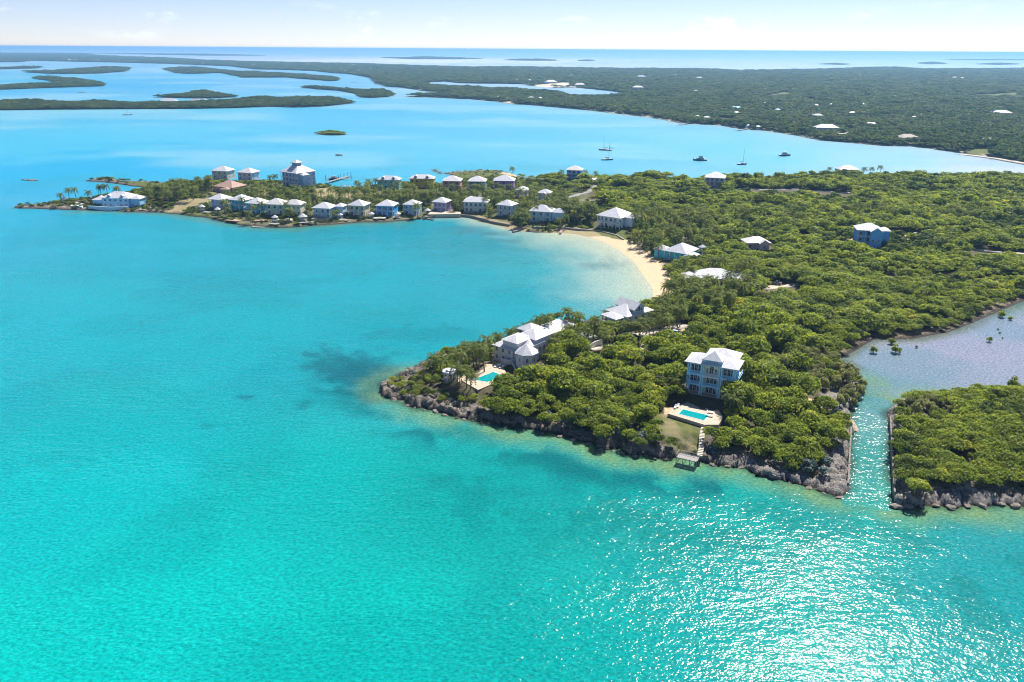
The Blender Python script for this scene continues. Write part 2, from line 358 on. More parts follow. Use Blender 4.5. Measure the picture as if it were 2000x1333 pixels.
# large-scale colour of the water body over its bed: control points (px, py, rgb)
CPS = [(-100,1300,(.004,.60,.55)),(300,1200,(.003,.58,.54)),(700,1250,(.003,.53,.48)),(1100,1250,(.003,.46,.42)),(1500,1250,(.004,.42,.41)),(1950,1200,(.010,.36,.38)),(1900,1060,(.02,.36,.38)),
(200,900,(.003,.53,.56)),(600,950,(.003,.48,.47)),(900,950,(.003,.41,.39)),(1200,980,(.003,.40,.37)),(1450,1000,(.006,.40,.36)),(1700,1020,(.01,.42,.38)),
(100,650,(.003,.48,.58)),(450,650,(.003,.46,.54)),(800,640,(.003,.40,.47)),(1000,570,(.006,.42,.50)),(700,540,(.003,.44,.54)),(300,500,(.004,.43,.55)),(800,460,(.004,.37,.47)),(1100,520,(.03,.44,.50)),(1200,540,(.16,.47,.48)),(1150,490,(.15,.46,.45)),(950,480,(.03,.36,.42)),
(50,440,(.006,.42,.58)),(20,380,(.02,.38,.58)),(150,330,(.008,.38,.62)),(100,280,(.05,.46,.64)),(400,260,(.08,.47,.64)),(600,320,(.05,.44,.63)),(900,280,(.09,.47,.65)),(1200,280,(.11,.49,.66)),(1500,300,(.07,.46,.62)),(1750,310,(.14,.46,.60)),(1950,325,(.36,.46,.56)),
(400,220,(.10,.47,.62)),(700,215,(.06,.42,.62)),(300,165,(.05,.38,.62)),(600,160,(.14,.44,.64)),(100,160,(.06,.42,.62)),(200,128,(.2,.48,.66)),(1000,165,(.3,.5,.64)),
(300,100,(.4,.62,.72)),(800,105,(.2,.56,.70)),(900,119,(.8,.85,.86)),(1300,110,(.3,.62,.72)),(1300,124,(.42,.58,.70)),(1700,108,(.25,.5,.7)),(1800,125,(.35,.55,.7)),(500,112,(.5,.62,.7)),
(1900,700,(.44,.41,.52)),(1750,720,(.40,.40,.50)),(1980,640,(.42,.41,.52)),(1700,790,(.14,.36,.40)),(1700,860,(.08,.35,.36)),(1700,930,(.03,.34,.31)),(-600,600,(.004,.46,.56)),(2300,1150,(.01,.36,.38)),(2400,700,(.30,.34,.42)),(-500,300,(.05,.42,.62)),(2400,320,(.14,.46,.6))]
cpx = np.array([P(a, b) for a, b, _ in CPS]); cpc = np.array([c for *_, c in CPS])
ca = np.arctan2(cpx[:, 0], cpx[:, 1]); cl = np.log(np.hypot(cpx[:, 0], cpx[:, 1]))
wa = np.zeros(xf.shape); wc = np.zeros(xf.shape+(3,))
af = np.arctan2(xf, yf); lf = np.log(rf)
jit = (fbm(xf, yf, 45, 3, 50)-.5)*.25
for i in range(len(CPS)):
    q = ((af-ca[i])*1.0)**2+((lf-cl[i]+jit)*1.0)**2
    wt = 1/(q+.0012)**1.7; wa += wt; wc += wt[:, None]*cpc[i]
wcol = wc/wa[:, None]
def mixc(m, c):
    global wcol
    m = np.clip(m, 0, 1)[:, None]; wcol = wcol*(1-m)+np.array(c)*m
n8 = fbm(xf, yf, 14, 4, 60); n30 = fbm(xf, yf, 40, 4, 61); n4 = fbm(xf, yf, 4, 3, 62)
def blob(px, py, rx, ry, soft=.5, rot=0):
    x0, y0 = P(px, py); c, s = math.cos(rot), math.sin(rot)
    u = ((xf-x0)*c+(yf-y0)*s)/rx; v = (-(xf-x0)*s+(yf-y0)*c)/ry
    q = np.sqrt(u*u+v*v)+(n8-.5)*1.6+(n4-.5)*1.1
    return 1-sst(1-soft, 1+soft*.4, q)
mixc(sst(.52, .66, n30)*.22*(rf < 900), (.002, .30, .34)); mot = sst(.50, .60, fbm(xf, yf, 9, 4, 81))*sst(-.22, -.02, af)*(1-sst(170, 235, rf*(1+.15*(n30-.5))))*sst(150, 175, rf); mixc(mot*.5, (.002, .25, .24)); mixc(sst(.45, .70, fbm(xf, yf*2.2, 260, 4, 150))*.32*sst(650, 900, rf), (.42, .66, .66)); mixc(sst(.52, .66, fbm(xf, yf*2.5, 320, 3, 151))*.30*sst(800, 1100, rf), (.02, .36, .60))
mixc(blob(690,722,18,22,.6,.2)*.8, (.002, .19, .23)); mixc(blob(705,745,14,16,.7)*.6, (.003, .15, .19)); mixc(blob(735,775,10,9,.6)*.8, (.004, .14, .16)); mixc(blob(715,738,27,27,1.0)*sst(.42, .56, fbm(xf, yf, 7, 5, 140))*.5, (.003,.16,.19)); mixc(blob(860,655,26,9,.8)*.4, (.003,.25,.30)); mixc(blob(640,775,16,9,.9)*.35, (.002, .28, .30))
mixc(blob(487,776,4.5,4,.7)*.9, (.003, .17, .24)); mixc(blob(408,831,3.2,2,.8)*.6, (.002, .25, .30)); mixc(blob(790,800,9,8,.8)*.35, (.004,.25,.22))
near = (rf < 420)
bx = xf > P(700,800)[0]
south = near*sst(-.27, -.15, af+(n8-.5)*.08)*(1-sst(P(760,742)[1]+4, P(760,742)[1]+22, yf))*(1-sst(285, 310, rf))
# pale algae ledge hugging the headland shore, seagrass belt outside it
CHP = PL([(1640,985),(1760,1000),(1740,780),(1670,770)]); led = (1-sst(3, 15, off+(n8-.5)*12))*south*(1-.8*inside(xf, yf, CHP)); mixc(led*.95*(.35+.65*n4)*sst(.25,.6,n8+.15), (.30, .40, .14))
belt = sst(8, 14, off+(n8-.5)*10)*(1-sst(16, 27, off+(n8-.5)*14))*south*sst(.40, .55, n8)
mixc(belt*.8*(xf < P(1350,920)[0]+6), (.003, .17, .19))
for a, b, rx, ry, k in [(1010,905,9,4,.7),(1075,910,6,3,.6),(930,850,10,4,.6),(870,840,8,4,.5),(1120,960,7,3,.5),(1190,945,6,3,.5),(860,935,8,4,.35),(800,880,10,5,.3),(1040,1010,10,5,.3),(1000,960,7,3,.4)]: mixc(blob(a,b,rx,ry,.9)*k, (.002, .25, .25))
mixc((1-sst(0, 3.2, off+(n4-.5)*3))*south*.8, (.05, .09, .05))
# sandy shallows under the beach arc
bd = np.minimum(linedist(xf, yf, BEACH), linedist(xf, yf, BEACH2)+6)
bq = linedist(xf, yf, BEACH); mixc((1-sst(4, 62, bq+(n8-.5)*26))*.85*(rf < 700), (.62, .72, .60)); mixc((1-sst(2, 26, bd+(n8-.5)*12))*.7*(rf < 700), (.70, .72, .52)); mixc((1-sst(0, 7, bd+(n4-.5)*4))*.8*(rf < 700), (.85, .78, .58))
for a, b, rx, ry, k in [(955,456,26,7,.75),(905,446,22,6,.6),(990,470,14,6,.5),(1190,520,14,14,.35),(1160,520,12,10,.25),(1120,500,16,8,.2),(760,445,30,5,.4),(520,452,60,5,.25)]: mixc(blob(a,b,rx,ry,.9)*k, (.07, .25, .27))
vill = (rf > 400) & (rf < 640) & (off < 40) & (off > -5) & (yf < P(400,400)[1])
mixc((1-sst(4, 16, off+(n8-.5)*12))*vill*.55*(bd > 30), (.14, .30, .18))
# lagoon flats and their muddy margin
ld = linedist(xf, yf, LAGB); mixc((1-sst(0, 7, ld+(n8-.5)*7))*.6*(rf < 420)*(xf > 100), (.34, .29, .16))
mixc((1-sst(3, 45, -dfar))*.35*(rf < 2200), (.30, .46, .46))
rock_o = (1-sst(0, 5, off+(n4-.5)*4))*(rf > 300)*(rf < 900)*(bd > 30); mixc(rock_o*.6, (.10, .16, .13))
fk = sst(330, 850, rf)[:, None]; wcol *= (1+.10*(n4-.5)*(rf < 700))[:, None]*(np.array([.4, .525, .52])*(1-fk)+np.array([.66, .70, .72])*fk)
nR, nA = AZ.shape
I = np.arange(nR*nA).reshape(nR, nA)
F = np.stack([I[:-1, :-1], I[:-1, 1:], I[1:, 1:], I[1:, :-1]], -1).reshape(-1, 4)
wrap = np.stack([I[:-1, -1], I[:-1, 0], I[1:, 0], I[1:, -1]], -1).reshape(-1, 4)
F = np.concatenate([F, wrap])[:, ::-1]
V = np.stack([xf, yf, np.zeros_like(xf)], -1); cen = len(V)
V = np.concatenate([V, [[0, 0, 0]]]); wc4 = np.concatenate([wcol, np.ones((len(wcol), 1))], 1); wc4 = np.concatenate([wc4, [[0, .5, .5, 1]]])
def watermat():
    m, t, b = newmat('sea_water'); N = t.nodes.new; K = t.links.new
    at = N('ShaderNodeAttribute'); at.attribute_name = 'wcol'; geo = N('ShaderNodeNewGeometry')
    def noise(scale, det, rot=0, sx=1, sy=1, rough=.55):
        mp = N('ShaderNodeMapping'); mp.inputs['Rotation'].default_value = (0, 0, rot); mp.inputs['Scale'].default_value = (sx, sy, 1)
        n = N('ShaderNodeTexNoise'); n.noise_dimensions = '2D' if hasattr(n, 'noise_dimensions') else '3D'
        n.inputs['Scale'].default_value = scale; n.inputs['Detail'].default_value = det; n.inputs['Roughness'].default_value = rough
        K(geo.outputs['Position'], mp.inputs['Vector']); K(mp.outputs[0], n.inputs['Vector']); return n
    a = noise(.5, 1, R(14), .5, 1); c = noise(2.0, 1.5, R(-8), .62, 1); g = noise(.09, 2, R(20), .45, 1)
    s1 = N('ShaderNodeMath'); s1.operation = 'MULTIPLY_ADD'; s1.inputs[1].default_value = .55; K(c.outputs['Fac'], s1.inputs[0]); K(a.outputs['Fac'], s1.inputs[2])
    s2 = N('ShaderNodeMath'); s2.operation = 'MULTIPLY_ADD'; s2.inputs[1].default_value = 1.2; K(g.outputs['Fac'], s2.inputs[0]); K(s1.outputs[0], s2.inputs[2])
    bp = N('ShaderNodeBump'); bp.inputs['Strength'].default_value = 1; bp.inputs['Distance'].default_value = .21
    wa_ = N('ShaderNodeAttribute'); wa_.attribute_name = 'wave'; gl_ = noise(.03, 2, R(35), .35, 1); gr_ = N('ShaderNodeMapRange'); gr_.inputs['From Min'].default_value = .3; gr_.inputs['From Max'].default_value = .7; gr_.inputs['To Min'].default_value = .55; gr_.inputs['To Max'].default_value = 1.15; K(gl_.outputs['Fac'], gr_.inputs['Value']); wm_ = N('ShaderNodeMath'); wm_.operation = 'MULTIPLY'; K(wa_.outputs['Fac'], wm_.inputs[0]); K(gr_.outputs[0], wm_.inputs[1]); wd_ = N('ShaderNodeMath'); wd_.operation = 'MULTIPLY'; wd_.inputs[1].default_value = .235; K(wm_.outputs[0], wd_.inputs[0]); K(wd_.outputs[0], bp.inputs['Distance']); K(s2.outputs[0], bp.inputs['Height']); K(bp.outputs[0], b.inputs['Normal'])
    # light focused on the bed by the wavelets: pale mottling of the body colour
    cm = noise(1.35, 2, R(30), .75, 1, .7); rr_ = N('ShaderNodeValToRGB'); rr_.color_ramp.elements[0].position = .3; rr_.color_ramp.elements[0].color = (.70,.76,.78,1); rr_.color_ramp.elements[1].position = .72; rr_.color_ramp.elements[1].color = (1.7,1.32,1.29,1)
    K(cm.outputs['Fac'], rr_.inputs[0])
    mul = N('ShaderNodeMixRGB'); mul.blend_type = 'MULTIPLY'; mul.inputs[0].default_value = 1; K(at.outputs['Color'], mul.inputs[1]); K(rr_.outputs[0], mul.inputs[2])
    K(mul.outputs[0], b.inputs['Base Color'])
    ra = N('ShaderNodeAttribute'); ra.attribute_name = 'chop'; K(ra.outputs['Fac'], b.inputs['Roughness']); b.inputs['IOR'].default_value = 1.33; b.inputs['Specular IOR Level'].default_value = .26
    return m
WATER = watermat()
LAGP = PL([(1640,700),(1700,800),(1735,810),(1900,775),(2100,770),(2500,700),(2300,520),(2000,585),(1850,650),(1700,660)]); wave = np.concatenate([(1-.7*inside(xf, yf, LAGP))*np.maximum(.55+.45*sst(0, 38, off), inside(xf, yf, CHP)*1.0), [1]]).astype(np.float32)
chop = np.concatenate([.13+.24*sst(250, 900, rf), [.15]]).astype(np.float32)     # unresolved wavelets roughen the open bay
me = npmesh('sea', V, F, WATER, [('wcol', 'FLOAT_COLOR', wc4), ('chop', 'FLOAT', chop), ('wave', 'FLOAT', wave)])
sea = ob('sea', me); tag(sea, 'turquoise sea with sun glitter around the headland', 'sea', kind='structure')

# ------------------------------------------------------------------ land sheets
def groundmat(name, soil, rockc, sand, dark):
    m, t, b = newmat(name); N = t.nodes.new; K = t.links.new
    geo = N('ShaderNodeNewGeometry')
    def noise(s, d, r=.65):
        n = N('ShaderNodeTexNoise'); n.inputs['Scale'].default_value = s; n.inputs['Detail'].default_value = d; n.inputs['Roughness'].default_value = r; K(geo.outputs['Position'], n.inputs['Vector']); return n
    def mix(f, a, c):
        x = N('ShaderNodeMixRGB')
        for i, v in ((0, f), (1, a), (2, c)):
            if isinstance(v, (tuple, float)): x.inputs[i].default_value = (*v, 1) if isinstance(v, tuple) else v
            else: K(v, x.inputs[i])
        return x.outputs[0]
    def ramp(f, a, c):
        r = N('ShaderNodeValToRGB'); r.color_ramp.elements[0].position = a; r.color_ramp.elements[1].position = c; K(f, r.inputs[0]); return r.outputs[0]
    n1 = noise(.45, 8); n2 = noise(.08, 5); n3 = noise(2.2, 6, .7)
    so = mix(ramp(n1.outputs['Fac'], .35, .7), tuple(c*.55 for c in soil), soil)
    ro = mix(ramp(n3.outputs['Fac'], .38, .62), dark, rockc)
    ro = mix(ramp(n2.outputs['Fac'], .35, .65), ro, mix(ramp(n1.outputs['Fac'], .4, .6), tuple(c*1.3 for c in rockc), dark))
    a4 = N('ShaderNodeAttribute'); a4.attribute_name = 'pale'; ro = mix(a4.outputs['Fac'], ro, mix(ramp(n3.outputs['Fac'], .36, .6), (.07, .062, .056), (.34, .315, .29)))
    a1 = N('ShaderNodeAttribute'); a1.attribute_name = 'rock'; a2 = N('ShaderNodeAttribute'); a2.attribute_name = 'sand'; a3 = N('ShaderNodeAttribute'); a3.attribute_name = 'grass'
    c = mix(a1.outputs['Fac'], so, ro)
    c = mix(a2.outputs['Fac'], c, mix(ramp(n1.outputs['Fac'], .3, .7), tuple(x*.85 for x in sand), sand))
    c = mix(a3.outputs['Fac'], c, mix(ramp(n1.outputs['Fac'], .3, .7), (.06, .085, .02), (.13, .15, .03)))
    sz_ = N('ShaderNodeSeparateXYZ'); K(geo.outputs['Position'], sz_.inputs[0]); wz = N('ShaderNodeMath'); wz.operation = 'MULTIPLY_ADD'; wz.inputs[1].default_value = 1.2; K(n1.outputs['Fac'], wz.inputs[0]); K(sz_.outputs['Z'], wz.inputs[2])
    wet = N('ShaderNodeMapRange'); wet.inputs['From Min'].default_value = .75; wet.inputs['From Max'].default_value = 1.45; wet.inputs['To Min'].default_value = 1; wet.inputs['To Max'].default_value = 0; K(wz.outputs[0], wet.inputs['Value'])
    wr = N('ShaderNodeMath'); wr.operation = 'MULTIPLY'; K(wet.outputs[0], wr.inputs[0]); K(a1.outputs['Fac'], wr.inputs[1]); c = mix(wr.outputs[0], c, (.045, .036, .03))      # algae stain of the tide line
    K(c, b.inputs['Base Color']); b.inputs['Roughness'].default_value = .9; b.inputs['Specular IOR Level'].default_value = .15
    bp = N('ShaderNodeBump'); bp.inputs['Strength'].default_value = .9; bp.inputs['Distance'].default_value = .5; K(n3.outputs['Fac'], bp.inputs['Height'])
    mb = N('ShaderNodeMath'); mb.operation = 'MULTIPLY'; K(a1.outputs['Fac'], mb.inputs[0]); mb.inputs[1].default_value = .9; K(mb.outputs[0], bp.inputs['Strength']); K(bp.outputs[0], b.inputs['Normal'])
    return m
GROUND = groundmat('ground_cover', (.12, .105, .06), (.26, .225, .185), (.60, .455, .29), (.045, .038, .034))
SANDY = [PL([(300,412),(330,405),(345,395),(400,390),(440,392),(420,398),(370,402),(330,414)], 3), PL([(596,372),(640,362),(668,372),(665,384),(620,388)], 4), PL([(1285,352),(1330,345),(1372,344),(1372,356),(1330,358)], 4),
 PL([(1270,655),(1300,640),(1338,630),(1342,640),(1322,660),(1275,665)], 5), PL([(1715,452),(1810,452),(1810,466),(1720,470)], 5), PL([(900,742),(935,745),(1000,705),(985,690),(960,700),(930,720),(890,735)], 5), PL([(980,328),(1010,330),(1010,337),(970,335)], 5), PL([(500,370),(520,368),(525,385),(505,388)], 4), PL([(1300,805),(1340,790),(1300,790)],5),
 PL([(640,380),(700,375),(720,385),(660,392)],4), PL([(1500,548),(1530,548),(1530,562),(1500,565)],5), PL([(1640,455),(1680,480),(1740,478),(1745,462)],5), PL([(860,425),(900,424),(940,430),(1000,448),(1000,440),(940,424),(860,419)],2), PL([(1545,760),(1600,775),(1620,790),(1560,775)],4), PL([(1800,815),(1822,805),(1815,830)],4),PL([(1930,785),(1990,785),(1990,800),(1940,800)],4)]
GRASSY = [PL([(1150,444),(1180,440),(1228,452),(1225,464),(1195,460)], 3), PL([(1270,812),(1300,808),(1385,832),(1372,872),(1300,858)], 4), PL([(860,333),(950,325),(1010,338),(1080,345),(1060,352),(960,345),(880,342)], 5), PL([(230,350),(320,353),(330,362),(290,362)], 3), PL([(330,412),(420,402),(410,425),(340,418)],3)]
ROADW = [(PL([(1335,632),(1318,640),(1300,646),(1270,652),(1245,657)], 5), 3.2),(PL([(1150,684),(1172,677),(1190,670)],5),2.6),(PL([(1257,652),(1259,662),(1254,678),(1252,700)],5),1.2),(PL([(1110,385),(1130,376),(1150,372),(1165,362)],5),2.6),
 (PL([(1440,366),(1500,367),(1560,369),(1600,372),(1640,375)],5),2.6),(PL([(1905,486),(1950,490),(2000,494),(2080,500)],5),2.5),(PL([(1310,440),(1325,452),(1338,462),(1345,470)],5),2.4),(PL([(1490,560),(1530,558),(1560,552)],5),2.5),(PL([(1660,375),(1640,375)],5),2.5)]
def land_mesh(name, poly, Hf, daz, q, rmin, rmax, azr, fine=True, kindrock=1.0):
    a = np.radians(np.arange(azr[0], azr[1]+daz, daz)); r = rings(rmin, [(rmax, q)])
    A_, R_ = np.meshgrid(a, r); x = (R_*np.sin(A_)).ravel(); y = (R_*np.cos(A_)).ravel()
    d, _ = sdist(x, y, poly); z = Hf(x, y, d)
    nr, na = A_.shape; I = np.arange(nr*na).reshape(nr, na)
    F = np.stack([I[:-1, :-1], I[1:, :-1], I[1:, 1:], I[:-1, 1:]], -1).reshape(-1, 4)
    cell = max(daz*math.pi/180*rmin, 1)
    keep = (z[F].max(1) > -1.2); F = F[keep]; F = F[:, ::-1]
    used = np.unique(F); mapi = np.zeros(len(x), int); mapi[used] = np.arange(len(used))
    x, y, z, d = x[used], y[used], z[used], d[used]; F = mapi[F]
    return x, y, z, d, F
x, y, z, d, Fm = land_mesh('ground', MAIN, H_main, .12, 1.0034, 180, 900, (-34, 50))
n = fbm(x, y, 6, 3, 70); bdm = linedist(x, y, BEACH); bd2 = linedist(x, y, BEACH2); lg = linedist(x, y, LAGB)
CHAN = PL([(1643,701),(1668,722),(1682,748),(1672,775),(1660,833),(1658,900),(1655,945)]); rockA = (1-sst(5, 10, d+(n-.5)*10))*(bdm > 20)*(bd2 > 9)
sandA = np.maximum(1-sst(12, 17, bdm+(n-.5)*5), 1-sst(6, 12, bd2+(n-.5)*4)); sandA = np.maximum(sandA, (1-sst(3, 7, lg+(n-.5)*5))*.8)
for pg in SANDY: sandA = np.maximum(sandA, inside(x+(n-.5)*3, y+(n-.5)*3, pg)*.85)
grA = np.zeros_like(x)
for pg in GRASSY: grA = np.maximum(grA, inside(x+(n-.5)*3, y+(n-.5)*3, pg)*.9)
dry = inside(x, y, GRASSY[1]); sandA = np.maximum(sandA, dry*sst(.35, .7, fbm(x, y, 4, 3, 5))*.5); grA = np.where(dry, .8*(1-sst(.4,.75,fbm(x,y,4,3,5))*.5), grA)
vg = inside(x, y, PL([(280,420),(420,372),(420,345),(1000,345),(1150,380),(1230,440),(1200,455),(1000,452),(600,447),(400,428)], 3)); sandA = np.maximum(sandA, vg*sst(.55, .75, fbm(x, y, 9, 3, 8))*.45); grA = np.maximum(grA, vg*.4)
sandA *= (1-grA*.6)
ground = ob('ground', npmesh('ground', np.stack([x, y, z], -1), Fm, GROUND, [('rock', 'FLOAT', rockA.astype(np.float32)), ('sand', 'FLOAT', sandA.astype(np.float32)), ('grass', 'FLOAT', grA.astype(np.float32)), ('pale', 'FLOAT', (sst(P(1370,900)[0], P(1480,920)[0], x)*(np.hypot(x, y) < 290)).astype(np.float32))]))
tag(ground, 'wooded headland and village peninsula with rocky shores and a sand beach', 'ground', kind='structure')
x, y, z, d, Fm = land_mesh('ground', ISLET, H_islet, .13, 1.0035, 165, 300, (20, 50))
n = fbm(x, y, 6, 3, 70)
GROUND2 = groundmat('islet_cover', (.12, .105, .06), (.36, .33, .30), (.60, .455, .29), (.08, .07, .065))
o = ob('ground', npmesh('ground', np.stack([x, y, z], -1), Fm, GROUND2, [('rock', 'FLOAT', (1-sst(7, 13, d+(n-.5)*14)).astype(np.float32)), ('sand', 'FLOAT', np.zeros(len(x), np.float32)), ('grass', 'FLOAT', np.zeros(len(x), np.float32))]))
tag(o, 'bush-covered rocky land across the boat channel', 'ground', kind='structure')
FARG = groundmat('far_ground', (.10, .10, .05), (.20, .17, .14), (.62, .54, .42), (.08, .07, .06))
def H_far(x, y, d):
    pd, _ = sdist(x, y, POND); d = d+(fbm(x, y, 50, 4, 202)-.55)*np.minimum(np.hypot(x, y)*.012, 40)
    h = np.minimum(d*.12, 2.2)+sst(60, 700, d)*5*fbm(x, y, 500, 3, 44)*1.6+sst(900,2500,d)*8*fbm(x, y, 900, 2, 45)
    h = np.where(d < 0, np.maximum(d*.2, -3), h)
    return np.where(pd > 0, -3, np.where(pd > -60, np.minimum(h, -pd*.08+.1), h))
x, y, z, d, Fm = land_mesh('ground', FAR, H_far, .3, 1.02, 850, 17000, (-44, 46))
n = fbm(x, y, 20, 3, 70)
fs = (1-sst(5, 15, d+(n-.5)*16))*(np.hypot(x, y) < 2600); FSAND = [PL([(1460,256),(1500,252),(1510,258),(1480,262)],2), PL([(1625,262),(1660,258),(1660,268),(1630,268)],2), PL([(955,199),(1000,198),(1010,206),(965,203)],2), PL([(1040,166),(1110,164),(1120,169),(1050,171)],2)]
for pg in FSAND: fs = np.maximum(fs, inside(x, y, pg)*.9)
fg = np.zeros_like(x)
FGRASS = [PL([(1870,300),(1900,290),(1960,293),(1930,302)],2), PL([(1490,188),(1540,182),(1560,190),(1500,192)],3), PL([(1570,196),(1620,194),(1625,199),(1575,200)],3), PL([(1880,190),(1990,183),(1995,190),(1890,194)],3), PL([(1740,206),(1790,203),(1790,208),(1745,210)],3)]
for pg in FGRASS: fg = np.maximum(fg, inside(x, y, pg)*1.0)
o = ob('ground', npmesh('ground', np.stack([x, y, z], -1), Fm, FARG, [('rock', 'FLOAT', (1-sst(8, 20, d)).astype(np.float32)), ('sand', 'FLOAT', fs.astype(np.float32)), ('grass', 'FLOAT', fg.astype(np.float32))]))
tag(o, 'low wooded mainland across the bay reaching to the horizon', 'ground', kind='structure')
def isl_h(x, y, d):
    r_ = np.hypot(x, y); d = d+(fbm(x, y, 45, 4, 201)-.62)*np.minimum(r_*.010, 45)*(r_ > 1200)
    return np.where(d < 0, np.maximum(d*.3, -3), np.minimum(d*.35, 1.0)+sst(2, 40, d)*1.5)
for k, pg in enumerate(ISL):
    pa = np.array(pg); rr_ = np.hypot(pa[:, 0], pa[:, 1]); aa = np.degrees(np.arctan2(pa[:, 0], pa[:, 1]))
    Hf = isl_h
    fa = .25 if k == 7 else .12 if rr_.mean() < 4000 else .1
    fa = min(fa, (aa.max()-aa.min())/24); qq = max(1.0015, (rr_.max()/rr_.min())**(1/26)); qq = min(qq, 1.012)
    x, y, z, d, Fm = land_mesh('island', pg, Hf, fa, qq, rr_.min()*.985, rr_.max()*1.015, (aa.min()-.3, aa.max()+.3))
    if not len(x): continue
    fs = np.zeros(len(x), np.float32)
    if k == 0: fs = (1-sst(6, 16, linedist(x, y, PL([(535,209),(575,211),(605,210)])))).astype(np.float32)
    o = ob('island_ground', npmesh('island_ground', np.stack([x, y, z], -1), Fm, FARG, [('rock', 'FLOAT', (1-sst(3, 10, d)).astype(np.float32)), ('sand', 'FLOAT', fs), ('grass', 'FLOAT', np.zeros(len(x), np.float32))]))
    tag(o, kind='structure')
# ------------------------------------------------------------------ roads, paths
ROADM = pm('pale_track', (.52, .46, .38), .9, .15, .4, .15)
TARM = pm('grey_tarmac', (.30, .29, .28), .9, .15, .4)
def strip(name, pl, wd, mat, Hf=None, lift=.22, step=3.0):
    Hf = Hf or H_main; pts = []
    for (ax, ay), (bx, by) in zip(pl[:-1], pl[1:]):
        n = max(1, int(math.hypot(bx-ax, by-ay)/step))
        for i in range(n): pts.append((ax+(bx-ax)*i/n, ay+(by-ay)*i/n))
    pts.append(pl[-1]); p = np.array(pts); t = np.gradient(p, axis=0); t /= np.linalg.norm(t, axis=1)[:, None]+1e-9; nn = np.stack([-t[:, 1], t[:, 0]], 1)
    w2 = wd*(.5+.08*np.sin(np.arange(len(p))*1.7))[:, None]; l = p+nn*w2; r = p-nn*w2
    zc = np.maximum.reduce([Hf(l[:, 0], l[:, 1]), Hf(r[:, 0], r[:, 1]), Hf(p[:, 0], p[:, 1])])+lift
    k = len(p); V = np.concatenate([np.c_[l, zc], np.c_[r, zc], np.c_[l, zc-1.2], np.c_[r, zc-1.2]])
    F = []
    for i in range(k-1): F += [(i+1, i, k+i, k+i+1), (i, i+1, 2*k+i+1, 2*k+i), (k+i+1, k+i, 3*k+i, 3*k+i+1)]
    o = ob(name, npmesh(name, V, F, mat)); return tag(o, kind='structure')
for i, (pl, wd) in enumerate(ROADW):
    strip('path' if wd < 2 else 'road', pl, wd*(1.9 if i in (0,) else 1.5), ROADM if i in (0, 2, 6, 7) else TARM if i in (3, 4) else ROADM)
HF = lambda x, y: H_far(np.asarray(x), np.asarray(y), sdist(x, y, FAR)[0])
strip('road', PL([(1780,290),(1810,290),(1850,295),(1900,301),(1950,308),(2000,317),(2100,333)], 2), 9, ROADM, HF, .5, 12)

# ------------------------------------------------------------------ plant shapes
def crown(seed, n, rad, hgt, leaf, lobes=9, flat=.6, mat=None, name='crown', base=.42):
    g = np.random.default_rng(seed)
    c = []; 
    for i in range(lobes):
        a = g.uniform(0, 6.28); q = g.uniform(0, 1)**.6*rad*.68
        zz = hgt*(base+(.80-base)*(1-(q/rad)**2)*(1 if base > .4 else g.uniform(.2, 1.1))+g.uniform(-.08, .08)); c.append((q*math.cos(a), q*math.sin(a), zz, g.uniform(.30, .48)*rad))
    c = np.array(c); k = g.integers(0, lobes, n)
    dr = g.normal(size=(n, 3)); dr[:, 2] = np.abs(dr[:, 2])*.9-.25; dr /= np.linalg.norm(dr, axis=1)[:, None]
    rr = c[k, 3]*(g.uniform(.62, 1.05, n)+.22*g.random(n)**6); p = c[k, :3]+dr*rr[:, None]*np.array([1, 1, flat+.15])
    p[:, 2] = np.maximum(p[:, 2], (.15 if base > .4 else .03)*hgt)
    nr = dr*.9+g.normal(size=(n, 3))*.42+np.array([0, 0, .25]); nr /= np.linalg.norm(nr, axis=1)[:, None]
    u = np.cross(nr, g.normal(size=(n, 3))); u /= np.linalg.norm(u, axis=1)[:, None]; v = np.cross(nr, u)
    nr[:, 2] += .35; nr /= np.linalg.norm(nr, axis=1)[:, None]; s = leaf*g.uniform(.6, 1.35, n)[:, None]; e = .62*s
    V = np.stack([p-u*s, p-v*e+nr*s*.12, p+u*s, p+v*e+nr*s*.12], 1).reshape(-1, 3)
    return npmesh(name, V, np.arange(4*n).reshape(-1, 4), mat or LEAF)
def feather(seed, n, rad, hgt, mat):
    """casuarina: loose upswept sprays of needles on a tall narrow cone"""
    g = np.random.default_rng(seed); t = g.uniform(.08, 1, n)**.8; a = g.uniform(0, 6.28, n); q = rad*np.minimum(1, (1.03-t)**.5)*(.35+.65*np.minimum(1, t*3))*g.uniform(.2, 1, n)**.7*(.7+.3*np.sin(a*3+seed+t*9))
    p = np.stack([q*np.cos(a), q*np.sin(a), t*hgt], 1)
    dr = np.stack([np.cos(a)*.5, np.sin(a)*.5, np.full(n, .9)], 1)+g.normal(size=(n, 3))*.28; dr /= np.linalg.norm(dr, axis=1)[:, None]
    u = np.cross(dr, g.normal(size=(n, 3))); u /= np.linalg.norm(u, axis=1)[:, None]
    l = g.uniform(.6, 1.4, n)[:, None]; wd = .17
    V = np.stack([p-u*wd, p+u*wd, p+dr*l+u*wd*.3, p+dr*l-u*wd*.3], 1).reshape(-1, 3)
    return npmesh('crown', V, np.arange(4*n).reshape(-1, 4), mat)
